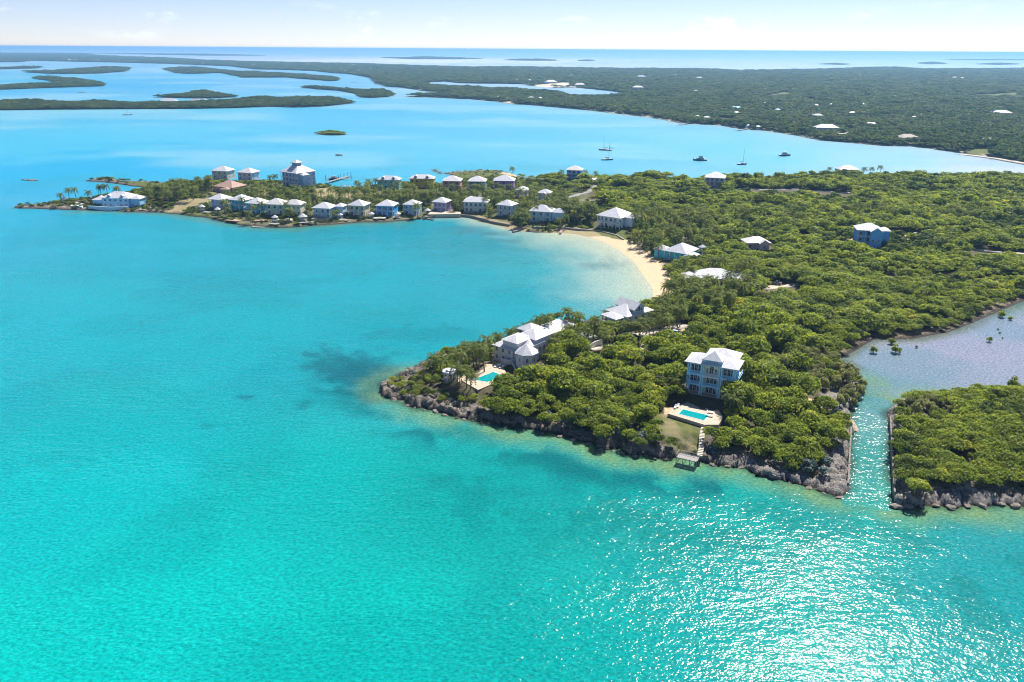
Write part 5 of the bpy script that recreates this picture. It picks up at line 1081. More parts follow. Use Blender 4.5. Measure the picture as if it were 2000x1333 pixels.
# ------------------------------------------------------------------ vehicles
TYRE = pm('tyre_rubber', (.03, .03, .03), .9); RIM = pm('wheel_rim', (.4, .4, .42), .4, metal=.6)
def car(name, label, px, py, rz, col, pick=False, z=None, cat='car', far=None):
    x_, y_ = P(px, py, 5); g = far if far else gz(x_, y_)+.24; x_, y_ = P(px, py, g); bm_ = pm('car_paint_%02d%02d%02d' % tuple(int(c*99) for c in col), col, .25, .04, 1, spec=.6)
    r_ = empty(name, (x_, y_, g), rz, label, cat); OCC.append((x_, y_, 3.2)); m = MB(); prof = [(-2.25, .35), (2.2, .35), (2.28, .7), (2.15, .95), (1.1, 1.05), (-2.2, 1.08), (-2.3, .7)]
    n = len(prof)
    for s in (-1, 1): m.quad([(a, s*.9, b) for a, b in (prof if s < 0 else prof[::-1])])
    for i in range(n): a, b = prof[i], prof[(i+1) % n]; m.quad([(a[0], .9, a[1]), (b[0], .9, b[1]), (b[0], -.9, b[1]), (a[0], -.9, a[1])][::-1])
    m.build('body', bm_, r_); x0, x1 = (-.5, 1.0) if pick else (-2.1, 1.0)
    m = MB(); B_ = [(x0, -.84, 1.05), (x1, -.84, 1.05), (x1, .84, 1.05), (x0, .84, 1.05)]; T_ = [(x0+.2, -.68, 1.62), (x1-.65, -.68, 1.62), (x1-.65, .68, 1.62), (x0+.2, .68, 1.62)]
    for i in range(4): m.quad([B_[i], B_[(i+1) % 4], T_[(i+1) % 4], T_[i]])
    c = m.build('window', GLASS, r_); m = MB(); m.prism([(a, b) for a, b, _ in T_], 1.6, 1.68); m.build('cabin_roof', bm_, r_)
    if pick: m = MB(); m.box(-2.15, -.55, -.78, .78, 1.09, 1.11); m.build('bed', GLASS, r_)
    t = MB(); k = 12; t.tube([(0, -.12, 0), (0, .12, 0)], .36, k); tm = t.mesh('wheel', TYRE); h = MB(); h.tube([(0, -.13, 0), (0, .131, 0)], .2, 8); hm = h.mesh('rim', RIM)
    for a in (-1.4, 1.4):
        for b in (-.82, .82): o = ob('wheel', tm, r_, (a, b, .36)); ob('rim', hm, o)
    for b in (-.6, .6): m = MB(); m.box(2.2, 2.3, b-.18, b+.18, .7, .85); m.build('headlight', WHITE, r_)
    return r_
car('parked_car', 'silver-blue SUV parked on the sandy turnaround behind the headland wood', 1322, 654, R(-35), (.45, .55, .62))
car('pickup_truck', 'dark pickup truck parked at the forest edge', 1517, 555, R(-25), (.10, .09, .09), True)
car('parked_car', 'white car on the clearing beside the tall sky-blue house', 1790, 460, R(5), (.75, .75, .75))
car('parked_car', 'second white car farther along the clearing of the sky-blue house', 1804, 458, R(5), (.72, .72, .74))
car('parked_car', 'red car beside the garden of the tall sky-blue house', 1757, 455, R(20), (.45, .12, .07))
car('parked_car', 'dark car parked beside the mansion', 612, 361, R(10), (.06, .07, .09))
car('parked_car', 'pale car parked in front of the mansion', 536, 364, R(-10), (.6, .6, .62))
car('parked_car', 'dark car on the shore road across the bay', 1939, 306, R(-20), (.08, .08, .1), far=3.2)
# ------------------------------------------------------------------ boulders and islet rocks
def rockmesh(seed, sub=2):
    g = np.random.default_rng(seed); import bmesh
    b = bmesh.new(); bmesh.ops.create_icosphere(b, subdivisions=sub, radius=1); pl_ = [(g.normal(size=3), g.uniform(.55, .8)) for _ in range(9)]
    for v in b.verts:
        n_ = v.co.normalized(); k = 1+.35*(vn(n_.x*2.1+seed, n_.y*2.1+n_.z*3)-.5)+.35*(vn(n_.x*4.3, n_.z*4.3+n_.y*2+seed)-.5); v.co = n_*float(k)
        for nn, off_ in pl_:
            nv = Vector(nn).normalized(); e_ = v.co.dot(nv)-off_
            if e_ > 0: v.co = v.co-nv*e_*.9
        v.co += Vector(g.normal(size=3)*.05); v.co.z = v.co.z*.62
    me = bpy.data.meshes.new('boulder'); b.to_mesh(me); b.free(); me.materials.append(ROCKM); return me
ROCKM = pm('shore_rock', (.25, .22, .185), .95, .3, 1.1, .8, 3, .1, dirt=(.09, .08, .075))
RM = [rockmesh(i) for i in range(5)]
sh_ = [(1640,966),(1610,958),(1580,948),(1545,938),(1510,928),(1480,921),(1450,908),(1420,905),(1395,903),(1300,892),(1280,890),(1262,884),(1240,886),(1218,880),(1200,876),(1175,874),(1150,862),(1120,856),(1095,848),(1060,842),(955,822),(940,820),(925,817),(905,815),(890,811),(870,806),(850,800),(830,796),(810,792),(798,787),(785,779),(770,775),(758,768),(750,758),(760,752),(775,765),(790,772),(815,782),(840,790),(800,735),(780,742),(765,760),(880,800),(915,808)]
for i, (a, b) in enumerate(sh_):
    x_, y_ = P(a, b, 1.0); z_ = max(.1, gz(x_, y_)); s = random.uniform(.5, 1.35); o = ob('boulder', RM[i % 5], None, (x_, y_, z_-.1), random.uniform(0, 6), (s*1.3, s, s*.8)); o.rotation_euler = (random.uniform(-.3, .3), random.uniform(-.3, .3), random.uniform(0, 6))
    bz = 'at the mouth of the boat channel' if a > 1500 else 'right of the landing stage' if a > 1370 else 'left of the landing stage' if a > 1130 else 'below the dark shore trees' if a > 960 else 'below the white villa pool' if a > 850 else 'at the tip of the rocky point'; tag(o, 'weathered grey-brown boulder '+bz, 'boulder', 'boulders '+bz)
for i, (a, b) in enumerate([(1755,985),(1775,985),(1800,985),(1830,983),(1860,987),(1890,982),(1920,984),(1955,980),(1985,983)]):
    x_, y_ = P(a, b, 1.0); s = random.uniform(.7, 1.5); o = ob('boulder', RM[i % 5], None, (x_, y_, .3), random.uniform(0, 6), (s*1.4, s, s*.9)); tag(o, 'pale boulder on the shore of the islet across the channel', 'boulder', 'boulders along the islet shore')
RL = ['dark rock standing alone in the bay behind the mansion','left of two low rocks awash off the village tip','right of two low rocks awash off the village tip','low dark rock strip behind the long island','tiny rock left of the middle islands','flat rock below the far islands','small rock beside the long island spit','small dark rock between the far islands','small islet rock in the far channel','tiny rock near the distant shore']
for i, (a, b, rad, h) in enumerate(ROCKS):
    o = ob('sea_rock', RM[i % 5], None, (*P(a, b), 0), i*1.3, (rad, rad*.6, h/.62)); o.rotation_euler = (0, 0, R(10)*(i % 3-1)); tag(o, RL[i], 'rock')

# ------------------------------------------------------------------ scatter
def in_occ(x, y, extra=0.0):
    m = np.zeros(x.shape, bool)
    for a, b, r_ in OCC: m |= (x-a)**2+(y-b)**2 < (r_+extra)**2
    return m
def in_view(x, y, far):
    m = np.zeros(x.shape, bool)
    for a, b, yw, hw, dep in VIEW:
        dx, dy = x-a, y-b; u = dx*math.cos(yw)+dy*math.sin(yw); v = -dx*math.sin(yw)+dy*math.cos(yw)
        m |= (np.abs(u) < hw) & (v < .5) & (v > -dep)
    return m
def jgrid(x0, x1, y0, y1, s):
    gx, gy = np.meshgrid(np.arange(x0, x1, s), np.arange(y0, y1, s*.87)); gx[1::2] += s/2
    return (gx+rng.uniform(-.42, .42, gx.shape)*s).ravel(), (gy+rng.uniform(-.42, .42, gy.shape)*s).ravel()
VILL = PL([(20,420),(20,390),(160,345),(400,335),(1000,335),(1030,350),(1150,380),(1235,440),(1290,480),(1330,560),(1310,600),(1270,580),(1180,474),(1000,460),(600,450),(400,432)], 3)
BUSHZ = PL([(840,340),(900,322),(1010,325),(1090,340),(1060,352),(960,347)], 4)
TIPZ = PL([(740,780),(740,740),(830,700),(990,650),(1110,615),(1190,610),(1180,660),(1090,690),(1010,725),(990,745),(930,770)], 4)
SHADYZ = PL([(950,830),(960,790),(1100,800),(1240,840),(1300,860),(1300,905),(1200,890),(1100,870)], 2)
EASTZ = PL([(1390,930),(1400,880),(1560,890),(1650,880),(1660,990),(1500,960)], 2)
LOWZ = PL([(745,780),(745,740),(830,705),(905,700),(955,700),(985,712),(1000,740),(975,770),(940,790),(850,800)], 4)
NB = []   # x, y, z, scale xy, scale z, kind
pts = []
for (ra, rb, s) in [(170, 330, 3.4), (330, 520, 3.7), (520, 1000, 4.5)]:
    x, y = jgrid(-rb*.7, rb*.9, 120, rb+10, s); r_ = np.hypot(x, y); a_ = np.degrees(np.arctan2(x, y))
    k = (r_ >= ra) & (r_ < rb) & (np.abs(a_) < 42); x, y = x[k], y[k]
    d, _ = sdist(x, y, MAIN); k = d > np.where((linedist(x, y, CHAN) < 14) | inside(x, y, SHADYZ), 1.3, np.where(np.hypot(x, y) > 420, 1.8, 2.6)); x, y, d = x[k], y[k], d[k]
    r_ = np.hypot(x, y); bdm = linedist(x, y, BEACH); bd2 = linedist(x, y, BEACH2); lg = linedist(x, y, LAGB)
    vil = inside(x, y, VILL); tip = inside(x, y, TIPZ)
    kill = (bdm < 11+3*rng.random(x.shape)) | (bd2 < 9) | (lg < 2+2.5*rng.random(x.shape)) | in_occ(x, y, .4)
    vw = in_view(x, y, 0)
    for pg in SANDY+GRASSY[:2]+[GRASSY[3]]: kill |= inside(x, y, pg)
    for pl, wd in ROADW:
        for kk in np.arange(0, max(8, rb/110*4.2), 4): kill |= linedist(x+x/r_*kk, y+y/r_*kk, pl) < wd*.8+1.4
    east = inside(x, y, EASTZ); kill |= east & (d < 3.6+2.5*rng.random(x.shape))
    u = rng.random(x.shape); kill |= (vil & (u > .93)) | (tip & (u > np.where(inside(x, y, LOWZ), .92, .66))) | (inside(x, y, BUSHZ) & (u > .5))
    # a few natural gaps
    kill |= fbm(x, y, 16, 3, 91) < .27
    hfac = .62+.75*fbm(x, y, 24, 2, 92)+rng.uniform(-.2, .3, x.shape)
    sc_ = s/3.6*hfac*.92; low = vil | (d < 8) | inside(x, y, BUSHZ)
    sc_ = np.where(vil, sc_*.62, sc_); sc_ = np.where(inside(x, y, BUSHZ), sc_*.45, sc_); sc_ = np.where((d < 9) & (linedist(x, y, CHAN) > 14), np.minimum(sc_, np.where(inside(x, y, SHADYZ), .62+.07*d, .42+.085*d)), sc_); sc_ = np.where(tip, sc_*.72, sc_); lowz = inside(x, y, LOWZ); sc_ = np.where(lowz, np.minimum(sc_, .5), sc_); big = (~vil) & (~tip) & (~lowz) & (d > 10) & (rng.random(x.shape) < .16); sc_ = np.where(big, sc_*1.5, sc_)
    zs_ = sc_*rng.uniform(.8, 1.15, x.shape)*np.where(vil, .8, 1.0)*np.where(r_ > 330, .72, 1); kill |= vw & (rng.random(x.shape) > np.where(vil, .8, .15))
    zs_ = np.where(vw, np.minimum(zs_, .3), zs_); zs_ = np.where(lowz, np.minimum(zs_, .42), zs_); zs_ = np.where(vil, np.minimum(zs_, .5), zs_); sc_ = np.where(vw, np.minimum(sc_, .4), sc_)
    k = ~kill; pts.append(np.stack([x[k], y[k], H_main(x[k], y[k], d[k])-.15, sc_[k], zs_[k], d[k], vil[k]], 1))
x, y = jgrid(60, 240, 140, 300, 3.5); d, _ = sdist(x, y, ISLET); k = (d > np.where(linedist(x, y, ISLET[-6:]+ISLET[:5]) < 6, 1.4, 5)) & (fbm(x, y, 14, 3, 93) > .3)
for pg in SANDY[-2:]: k &= ~inside(x, y, pg)
x, y, d = x[k], y[k], d[k]; sc_ = 3.5/3.6*(.75+.5*fbm(x, y, 20, 2, 95)); sc_ = np.where((d < 9) & (linedist(x, y, ISLET[-6:]) > 8), np.minimum(sc_, .42+.08*d), sc_)
pts.append(np.stack([x, y, H_islet(x, y, d)-.15, sc_, sc_*.9, d, np.zeros_like(x)], 1))
T = np.concatenate(pts)
# casuarina stands: feathery, so taken out of the broadleaf cover
CAS = [PL([(1560,690),(1600,665),(1650,690),(1695,735),(1665,785),(1610,790),(1570,750)], 4), PL([(1733,806),(1765,786),(1850,776),(1900,785),(1860,810),(1790,815),(1745,830)], 4), PL([(1500,700),(1540,690),(1545,750),(1510,760)], 4)]
cas = np.zeros(len(T), bool)
for pg in CAS: cas |= inside(T[:, 0], T[:, 1], pg)
r_ = np.hypot(T[:, 0], T[:, 1]); isl = inside(T[:, 0], T[:, 1], ISLET)
uu = rng.random(len(T)); shorey = (T[:, 5] < 9) & (r_ < 340)
ci = np.where(cas & (uu < .75))[0]; silv = np.where(~cas & shorey & (uu < .28) & ~isl)[0]; yel = np.where(~cas & ~shorey & (uu > .975) & (r_ < 420))[0]
spec_ = np.zeros(len(T), bool); spec_[ci] = 1; spec_[silv] = 1; spec_[yel] = 1
# thing > trunk, crown
LM = [('below the octagonal tower of the white villa',1000,790),('between the white villa and the tall blue house',1180,720),('on the shore slope left of the pool lawn',1170,820),('right beside the pool terrace of the tall blue house',1290,760),('on the slope between the tall blue house and the boat channel',1540,850),('at the channel bank of the headland',1630,870),('behind the tall blue house towards the lagoon',1520,690),('around the sandy turnaround with the parked car',1330,620),('along the lagoon shore',1720,620),('around the gabled beach house',1220,650),('at the rocky point around the pavilion',860,740),('inland of the lagoon at the right edge',1880,560)]
LMW = [(a, *P(b, c, 4)) for a, b, c in LM]
def near_lm(x, y): return min(LMW, key=lambda q: (q[1]-x)**2+(q[2]-y)**2)[0]
def tree(name, lb, cat, grp, row, crown_me, trunk_me, sxy, sz):
    o = empty(name, (row[0], row[1], row[2]), random.uniform(0, 6.28), lb, cat, grp)
    ob('trunk', trunk_me, o, None, 0, (sxy, sxy, sz)); ob('crown', crown_me, o, None, 0, (sxy, sxy, sz)); return o
px_, py_, dp_ = proj(T[:, 0], T[:, 1], T[:, 2]+3)
vis = (px_ > -20) & (px_ < 2020) & (py_ > 0) & (py_ < 1340)
bl = np.where(~spec_ & vis)[0]; size = T[bl, 3]/np.hypot(np.hypot(T[bl, 0], T[bl, 1]), 105); own = bl[np.argsort(-size)[:300]]
for n_, i in enumerate(own):
    row = T[i]; zn = ('on the channel side of the islet' if row[0] < P(1830,880)[0] else 'towards the right edge of the islet') if isl[i] else near_lm(row[0], row[1]); big_ = 'large rounded' if row[3] > 1.35 else 'small' if row[3] < .7 else 'mid-sized'; lb = big_+' tree '+zn
    tree('broadleaf_tree', lb, 'tree', big_+' trees '+zn, row, CN[n_ % 6], TR[n_ % 4], row[3], row[4])
ci = ci[np.argsort(r_[ci])][:120]; spec_[np.where(cas)[0]] |= False
for n_, i in enumerate(ci):
    row = T[i]; s = random.uniform(.62, 1.0)*(.72 if isl[i] else .85); tree('casuarina_tree', 'feathery grey-green casuarina at the islet edge of the lagoon' if isl[i] else 'feathery grey-green casuarina on the bank beside the lagoon channel', 'tree', 'casuarinas on the islet' if isl[i] else 'casuarinas by the lagoon', row, CC[n_ % 3], TC[0], s, s*random.uniform(.8, 1.15))
for n_, i in enumerate(silv[:70]):
    row = T[i]; tree('silver_bush', 'silvery grey-green bush on the rocky headland edge', 'bush', 'silvery bushes along the headland shore', row, CS[n_ % 2], TR[n_ % 4], row[3]*1.3, row[4]*1.1)
for n_, i in enumerate(yel[:60]):
    row = T[i]; tree('yellow_green_shrub', 'bright yellow-green shrub standing out in the headland wood', 'shrub', 'bright yellow-green shrubs in the wood', row, CY[n_ % 2], TR[n_ % 4], row[3], row[4]*1.1)
done = set(own.tolist())|set(ci.tolist())|set(silv[:70].tolist())|set(yel[:60].tolist())
rest = np.array([i for i in range(len(T)) if i not in done])

def stuff(name, label, groups, cat):
    """one object; geometry nodes set a plant on every point. groups: list of (points Nx5, [meshes])"""
    me = bpy.data.meshes.new(name); allp = np.concatenate([g[0] for g in groups]); me.vertices.add(len(allp)); me.vertices.foreach_set('co', allp[:, :3].astype(np.float32).ravel())
    protos = []; idx = []
    for p, ms in groups: idx.append(rng.integers(0, len(ms), len(p))+len(protos)); protos += ms
    for an, arr in (('sxy', allp[:, 3]), ('sz', allp[:, 4]), ('rot', rng.uniform(0, 6.28, len(allp)))):
        at = me.attributes.new(an, 'FLOAT', 'POINT'); at.data.foreach_set('value', arr.astype(np.float32))
    at = me.attributes.new('pick', 'INT', 'POINT'); at.data.foreach_set('value', np.concatenate(idx).astype(np.int32)); me.update()
    o = ob(name, me); tag(o, label, cat, kind='stuff')
    ng = bpy.data.node_groups.new(name, 'GeometryNodeTree'); ng.interface.new_socket('Geometry', in_out='INPUT', socket_type='NodeSocketGeometry'); ng.interface.new_socket('Geometry', in_out='OUTPUT', socket_type='NodeSocketGeometry')
    N = ng.nodes.new; K = ng.links.new; gi = N('NodeGroupInput'); go = N('NodeGroupOutput'); iop = N('GeometryNodeInstanceOnPoints'); jn = N('GeometryNodeJoinGeometry')
    for m_ in protos[::-1]:
        po = bpy.data.objects.new(name+'_leaf_shape', m_); oi = N('GeometryNodeObjectInfo'); oi.inputs['Object'].default_value = po; oi.inputs['As Instance'].default_value = True; K(oi.outputs['Geometry'], jn.inputs[0])
    def na(n_, t='FLOAT'):
        q = N('GeometryNodeInputNamedAttribute'); q.data_type = t; q.inputs['Name'].default_value = n_; return q.outputs['Attribute']
    cs = N('ShaderNodeCombineXYZ'); s_ = na('sxy'); K(s_, cs.inputs[0]); K(s_, cs.inputs[1]); K(na('sz'), cs.inputs[2]); cr2 = N('ShaderNodeCombineXYZ'); K(na('rot'), cr2.inputs[2])
    K(gi.outputs[0], iop.inputs['Points']); K(jn.outputs[0], iop.inputs['Instance']); iop.inputs['Pick Instance'].default_value = True; K(na('pick', 'INT'), iop.inputs['Instance Index']); K(cs.outputs[0], iop.inputs['Scale']); K(cr2.outputs[0], iop.inputs['Rotation']); K(iop.outputs[0], go.inputs[0])
    md = o.modifiers.new('scatter', 'NODES'); md.node_group = ng; return o
nr = r_[rest] < 420; vl = T[rest, 6] > .5; dk = fbm(T[rest, 0], T[rest, 1], 22, 3, 131)+rng.uniform(-.12, .12, len(rest)) > .63
stuff('woodland', 'dense low green woodland covering the headland and village peninsula', [(T[rest[nr & ~dk]][:, :5], CN), (T[rest[nr & dk]][:, :5], CD), (T[rest[~nr & ~vl & ~dk]][:, :5], CM), (T[rest[~nr & ~vl & dk]][:, :5], CV),  (T[rest[~nr & vl]][:, :5], CV+CV+CM[:2])], 'woodland')
# far cover: mainland and islands
def farpts(poly, Hf, dens, inset, zs=1.0):
    pa = np.array(poly); rr_ = np.hypot(pa[:, 0], pa[:, 1]); aa = np.arctan2(pa[:, 0], pa[:, 1]); out = []
    r0, r1 = rr_.min(), min(rr_.max(), 17000); a0, a1 = max(aa.min(), R(-42)), min(aa.max(), R(44)); r = r0
    while r < r1:
        s = max(4.6, r/dens); n_ = int((a1-a0)*r/s)+1; a = a0+(np.arange(n_)+rng.random(n_))*s/r; q = r+rng.uniform(-.5, .5, n_)*s
        out.append(np.stack([q*np.sin(a), q*np.cos(a), np.full(n_, s)], 1)); r += s
    p = np.concatenate(out); d, _ = sdist(p[:, 0], p[:, 1], poly); k = d > inset; p, d = p[k], d[k]; z = Hf(p[:, 0], p[:, 1], d); k = z > .4; p, d, z = p[k], d[k], z[k]
    s = p[:, 2]/3.6*rng.uniform(.75, 1.25, len(p))*1.02; hz = np.minimum(s, 1.0+.25*rng.random(len(p)))*rng.uniform(.7, 1.25, len(p))*zs*np.where(d < 10, .7, 1)*(.45+1.15*fbm(p[:, 0], p[:, 1], 70, 3, 160))
    return np.stack([p[:, 0], p[:, 1], z-.2, s, hz], 1)
fp = farpts(FAR, H_far, 210, 7); k = fbm(fp[:, 0], fp[:, 1], 60, 3, 97) > .26
for pg in FSAND+FGRASS: k &= ~inside(fp[:, 0], fp[:, 1], pg)
k &= linedist(fp[:, 0], fp[:, 1], PL([(1780,290),(1810,290),(1850,295),(1900,301),(1950,308),(2000,317),(2100,333)], 2)) > 9
def houseclear(p):
    m = np.ones(len(p), bool)
    for a, b, w_, dep in FREE:
        c = math.hypot(a, b); ux, uy = a/c, b/c; dx, dy = p[:, 0]-a, p[:, 1]-b; v = dx*ux+dy*uy; u = dx*uy-dy*ux; m &= ~((np.abs(u) < w_*.75) & (v < dep+2) & (v > -min(70, 22*c/1400)))
    return m
k &= houseclear(fp); groups = [(fp[k], CF)]
for j, pg in enumerate(ISL):
    Hf = isl_h
    q = farpts(pg, Hf, 330 if j != 7 else 400, 1.5 if j == 7 else 3, .9 if j != 7 else .55)
    if len(q): q = q[houseclear(q)]; groups.append((q, CF if j != 7 else CM))
stuff('far_woodland', 'hazy blue-green woodland covering the far mainland and islands', groups, 'woodland')

# ------------------------------------------------------------------ palms
def palm(px, py, h, lb, grp, near_=False, k=0, free=True, z=None):
    x_, y_ = P(px, py, 4+h); g = max(.8, gz(x_, y_)) if z is None else z; x_, y_ = P(px, py, g+h); g = max(.8, gz(x_, y_)) if z is None else z
    o = empty('palm_tree', (x_, y_, g), random.uniform(0, 6.28), lb, 'palm', grp); tm, (lx, ly) = PTR[k % 5]; ob('trunk', tm, o, None, 0, (h*1.15, h*1.15, h))
    s = random.uniform(.82, 1.08)*(1 if near_ else 1.08); top = (lx*h*1.15, ly*h*1.15, h-.1)
    if near_:
        for q, a, ss in frond_list(k, 17): ob('frond', FR[q], o, top, a, ss*s)
    else: ob('crown', PCR[k % 5], o, top, 0, s)
    return o
kp = 0
NEARP = [('coconut palm in the grove between the jetty and the white villa terrace', 'palms by the jetty', [(912,672),(917,676),(922,669),(930,673),(937,668),(944,672),(925,681),(905,683),(900,688),(935,683),(946,680),(893,690)], 8),
 ('slim palm in the row between the white villa and the water', 'palm row beside the white villa', [(960,659),(973,655),(977,652),(989,645),(1003,648),(1010,645),(1016,640),(1031,632),(1041,630)], 8.5),
 ('palm around the garden pavilion on the rocky point', 'palms around the pavilion', [(852,695),(858,702),(893,714),(897,720),(911,724),(918,736),(846,704)], 6),
 ('tall palm at the water behind the white villa roofs', 'palms behind the white villa', [(1058,620),(1070,615),(1076,613),(1112,607),(1117,604),(1122,612),(1160,622),(1128,615)], 10),
 ('palm in the garden between the tan cottage and the gabled house', 'palms in the cottage garden', [(1105,640),(1118,636),(1133,642),(1142,640),(1155,632),(1163,625),(1172,640),(1180,650),(1185,644),(1128,655),(1190,655),(1200,600),(1204,603),(1187,605),(1152,648)], 7),
 ('yellowing palm in the hedge row before the gabled house', 'palms before the gabled house', [(1218,630),(1226,628),(1234,632),(1242,636),(1252,630),(1259,634),(1265,622),(1270,626),(1280,612),(1285,622),(1290,605),(1295,615),(1278,630),(1302,612),(1213,637)], 6.5),
 ('palm beside the tall blue house', 'palms beside the tall blue house', [(1331,732),(1325,740),(1428,768),(1433,774),(1458,706),(1452,716),(1366,706)], 6),
 ('squat date palm among the trees right of the white villa', 'date palms beside the white villa', [(1090,652),(1083,664)], 6)]
for lb, grp, ps, h in NEARP:
    for a, b in ps: palm(a, b, h*random.uniform(.85, 1.15), lb, grp, True, kp); kp += 1
TIPP = [(119,379),(132,371),(145,367),(174,377),(190,368),(194,366),(208,366),(224,367),(228,369)]
for a, b in TIPP: palm(a, b, 9, 'coconut palm around the villa on the village tip', 'palms on the village tip', False, kp); kp += 1
def grove(poly, n, h, lb, grp, occ=True):
    global kp
    xs = [p[0] for p in poly]; ys = [p[1] for p in poly]; c = 0; t = 0; got = []
    while c < n and t < n*40:
        t += 1; a, b = random.uniform(min(xs), max(xs)), random.uniform(min(ys), max(ys))
        if not inside(np.array([a]), np.array([b]), poly)[0]: continue
        x_, y_ = P(a, b, 4+h); xa, ya = np.array([x_]), np.array([y_])
        if in_occ(xa, ya, -.5)[0] or (in_view(xa, ya, 0)[0] and random.random() < .66): continue
        if sdist(xa, ya, MAIN)[0][0] < 4 or linedist(xa, ya, BEACH)[0] < 13 or linedist(xa, ya, BEACH2)[0] < 6: continue
        if any(abs(a-p)+1.5*abs(b-q) < 4 for p, q in got): continue
        HN = [k_.split(' with')[0] for k_ in HO]; hq = list(HO.values()); hi = min(range(len(hq)), key=lambda j: (hq[j].location.x-x_)**2+(hq[j].location.y-y_)**2); nb = HN[hi]; hd = math.hypot(hq[hi].location.x-x_, hq[hi].location.y-y_); lb_, grp_ = (lb, grp) if hd > 28 or len(nb.split()) > 9 else ('coconut palm near the '+nb, 'palms near the '+nb)
        got.append((a, b)); palm(a, b, h*random.uniform(.8, 1.2), lb_, grp_, False, kp); kp += 1; c += 1
grove([(275,362),(330,350),(415,343),(418,360),(360,370),(290,376)], 26, 8, 'palm in the thick grove behind the village tip', 'palms in the tip grove')
grove([(420,372),(520,358),(720,370),(1000,372),(1000,412),(700,414),(520,414),(420,400)], 72, 8.5, 'palm standing among the houses of the waterfront row', 'palms among the waterfront houses')
grove([(480,345),(545,338),(545,372),(480,372)], 10, 7, 'palm between the white inland house and the mansion', 'palms beside the mansion')
grove([(690,340),(740,350),(1010,355),(1110,375),(1100,395),(1000,385),(700,370)], 40, 9, 'palm among the coloured inland houses', 'palms among the inland houses')
grove([(1020,395),(1110,385),(1165,400),(1165,440),(1020,440)], 30, 9, 'palm in the grove above the main beach wall', 'palms above the beach wall')
grove([(1235,400),(1330,400),(1390,420),(1345,470),(1300,475),(1290,500),(1245,470)], 44, 9, 'palm in the grove between the white house lawn and the beach', 'palms behind the beach')
grove([(1300,500),(1345,505),(1470,500),(1475,560),(1400,590),(1320,575)], 30, 8.5, 'palm around the sprawling white house at the beach end', 'palms around the sprawling house')
grove([(1340,395),(1480,395),(1480,440),(1390,440)], 14, 7.5, 'palm rising from the middle of the forest', 'palms in the mid forest')
grove([(1700,400),(1920,400),(1920,416),(1700,414)], 12, 6, 'palm in the line across the right-hand forest', 'palms in the right-hand forest')
for a, b in [(1623,328),(1688,326),(1706,327),(1722,325),(1638,334)]: palm(a, b, 8, 'palm beside the low house on the bay shore', 'palms on the bay shore', False, kp); kp += 1
for a, b in [(1094,333),(1128,335),(1145,332),(1166,333),(1000,328)]: palm(a, b, 8, 'palm beside the bright blue hill house', 'palms by the hill house', False, kp); kp += 1
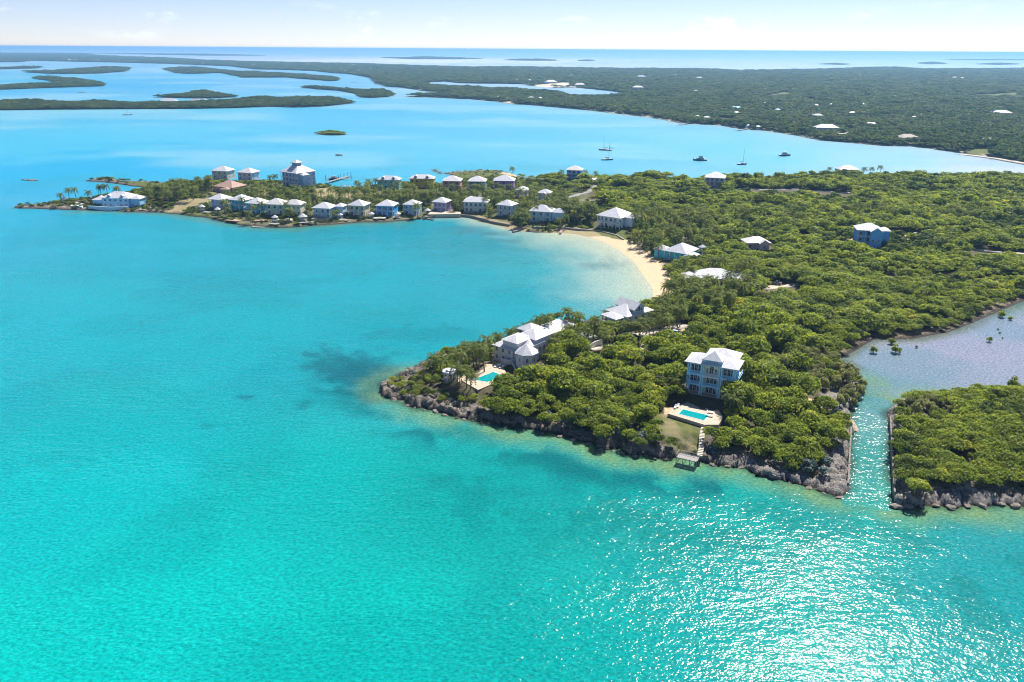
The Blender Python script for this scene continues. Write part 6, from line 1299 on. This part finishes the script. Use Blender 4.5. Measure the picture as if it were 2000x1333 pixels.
# the denser palm growth between houses and along the beach: too many to tell apart
def palmmix(k):
    m = MB(); h = 7.0; tm, (lx, ly) = PTR[k]; off = len(m.v)
    for v in tm.vertices: m.v.append((v.co.x*h*1.15, v.co.y*h*1.15, v.co.z*h))
    for q in tm.polygons: m.f.append(tuple(q.vertices)); m.m.append(0)
    n0 = len(m.v); s = 1.0
    for v in PCR[k].vertices: m.v.append((v.co.x*s+lx*h*1.15, v.co.y*s+ly*h*1.15, v.co.z*s+h-.1))
    for q in PCR[k].polygons: m.f.append(tuple(n0+i for i in q.vertices)); m.m.append(1)
    return m.mesh('palm_shape', [PTRUNK, LEAFP])
PM_ = [palmmix(k) for k in range(5)]; pp_ = []
for poly, n, h in [([(420,372),(520,358),(720,370),(1000,372),(1000,416),(700,420),(520,418),(420,402)], 75, 8), ([(690,342),(740,352),(1010,355),(1110,378),(1100,398),(1000,388),(700,372)], 45, 8), ([(1010,395),(1110,385),(1165,400),(1165,436),(1020,440)], 32, 8.5), ([(1235,400),(1330,395),(1480,395),(1480,440),(1400,450),(1345,480),(1300,480),(1290,510),(1250,480)], 80, 8.5), ([(1290,500),(1345,500),(1480,490),(1490,560),(1400,592),(1310,575)], 45, 8), ([(1500,395),(1640,395),(1700,400),(1960,398),(1960,418),(1700,416),(1500,425)], 40, 7), ([(280,360),(330,350),(415,345),(418,362),(360,372),(290,376)], 20, 8), ([(1270,560),(1300,560),(1340,600),(1300,630),(1275,610)], 14, 8)]:
    xs = [q[0] for q in poly]; ys = [q[1] for q in poly]; a = rng.uniform(min(xs), max(xs), n*6); b = rng.uniform(min(ys), max(ys), n*6); k = inside(a, b, poly); a, b = a[k], b[k]
    xy = np.array([P(i, j, 4+h) for i, j in zip(a, b)]); x, y = xy[:, 0], xy[:, 1]; d, _ = sdist(x, y, MAIN)
    k = ~in_occ(x, y, -.3) & ~(in_view(x, y, 0) & (rng.random(len(x)) < .86)) & (d > 3) & (linedist(x, y, BEACH) > 11) & (linedist(x, y, BEACH2) > 6)
    x, y, d = x[k][:n], y[k][:n], d[k][:n]; s = h/7*rng.uniform(.75, 1.2, len(x)); pp_.append(np.stack([x, y, H_main(x, y, d)-.1, s**.5, s], 1))
stuff('palm_grove', 'crowded coconut palms between the houses and behind the beach', [(np.concatenate(pp_), PM_)], 'palms')
# mangroves standing in the lagoon
for n_, (a, b, s) in enumerate([(1706,690,.75),(1748,690,.95),(1740,672,.7),(1790,680,.3),(1958,620,.9),(1974,626,.5),(1932,668,.6),(1949,645,.25),(1953,652,.22),(1958,662,.2),(1975,760,1.2),(1905,775,.6)]):
    tree('mangrove', 'round green mangrove bush standing in the shallow lagoon', 'mangrove', 'mangroves in the lagoon', (*P(a, b), -.2*s), CG[n_ % 3], TR[n_ % 4], s*.85, s*.95)
for n_, (a, b) in enumerate([(1668,738),(1677,747),(1683,755),(1680,766),(1674,777),(1668,787),(1656,762),(1660,777),(1650,786),(1640,793),(1645,775),(1652,750)]):
    x_, y_ = P(a, b, 2); s = random.uniform(.5, .8); tree('casuarina_tree', 'feathery casuarina leaning over the mouth of the lagoon channel', 'tree', 'casuarinas over the channel mouth', (x_, y_, max(.3, gz(x_, y_))), CC[n_ % 3], TC[0], s, s)
# ------------------------------------------------------------------ haze
m_, t_, b_ = newmat('sea_haze'); t_.nodes.remove(b_); vp = t_.nodes.new('ShaderNodeVolumePrincipled'); vp.inputs['Color'].default_value = (.30, .62, 1, 1); vp.inputs['Density'].default_value = HAZE; vp.inputs['Anisotropy'].default_value = .3
t_.links.new(vp.outputs[0], t_.nodes['Material Output'].inputs['Volume'])
m = MB(); m.box(-75000, 75000, -75000, 75000, -7, 116); hz_ = m.build('haze', m_); tag(hz_, 'thin bluish sea haze over the whole view', 'haze', kind='stuff')
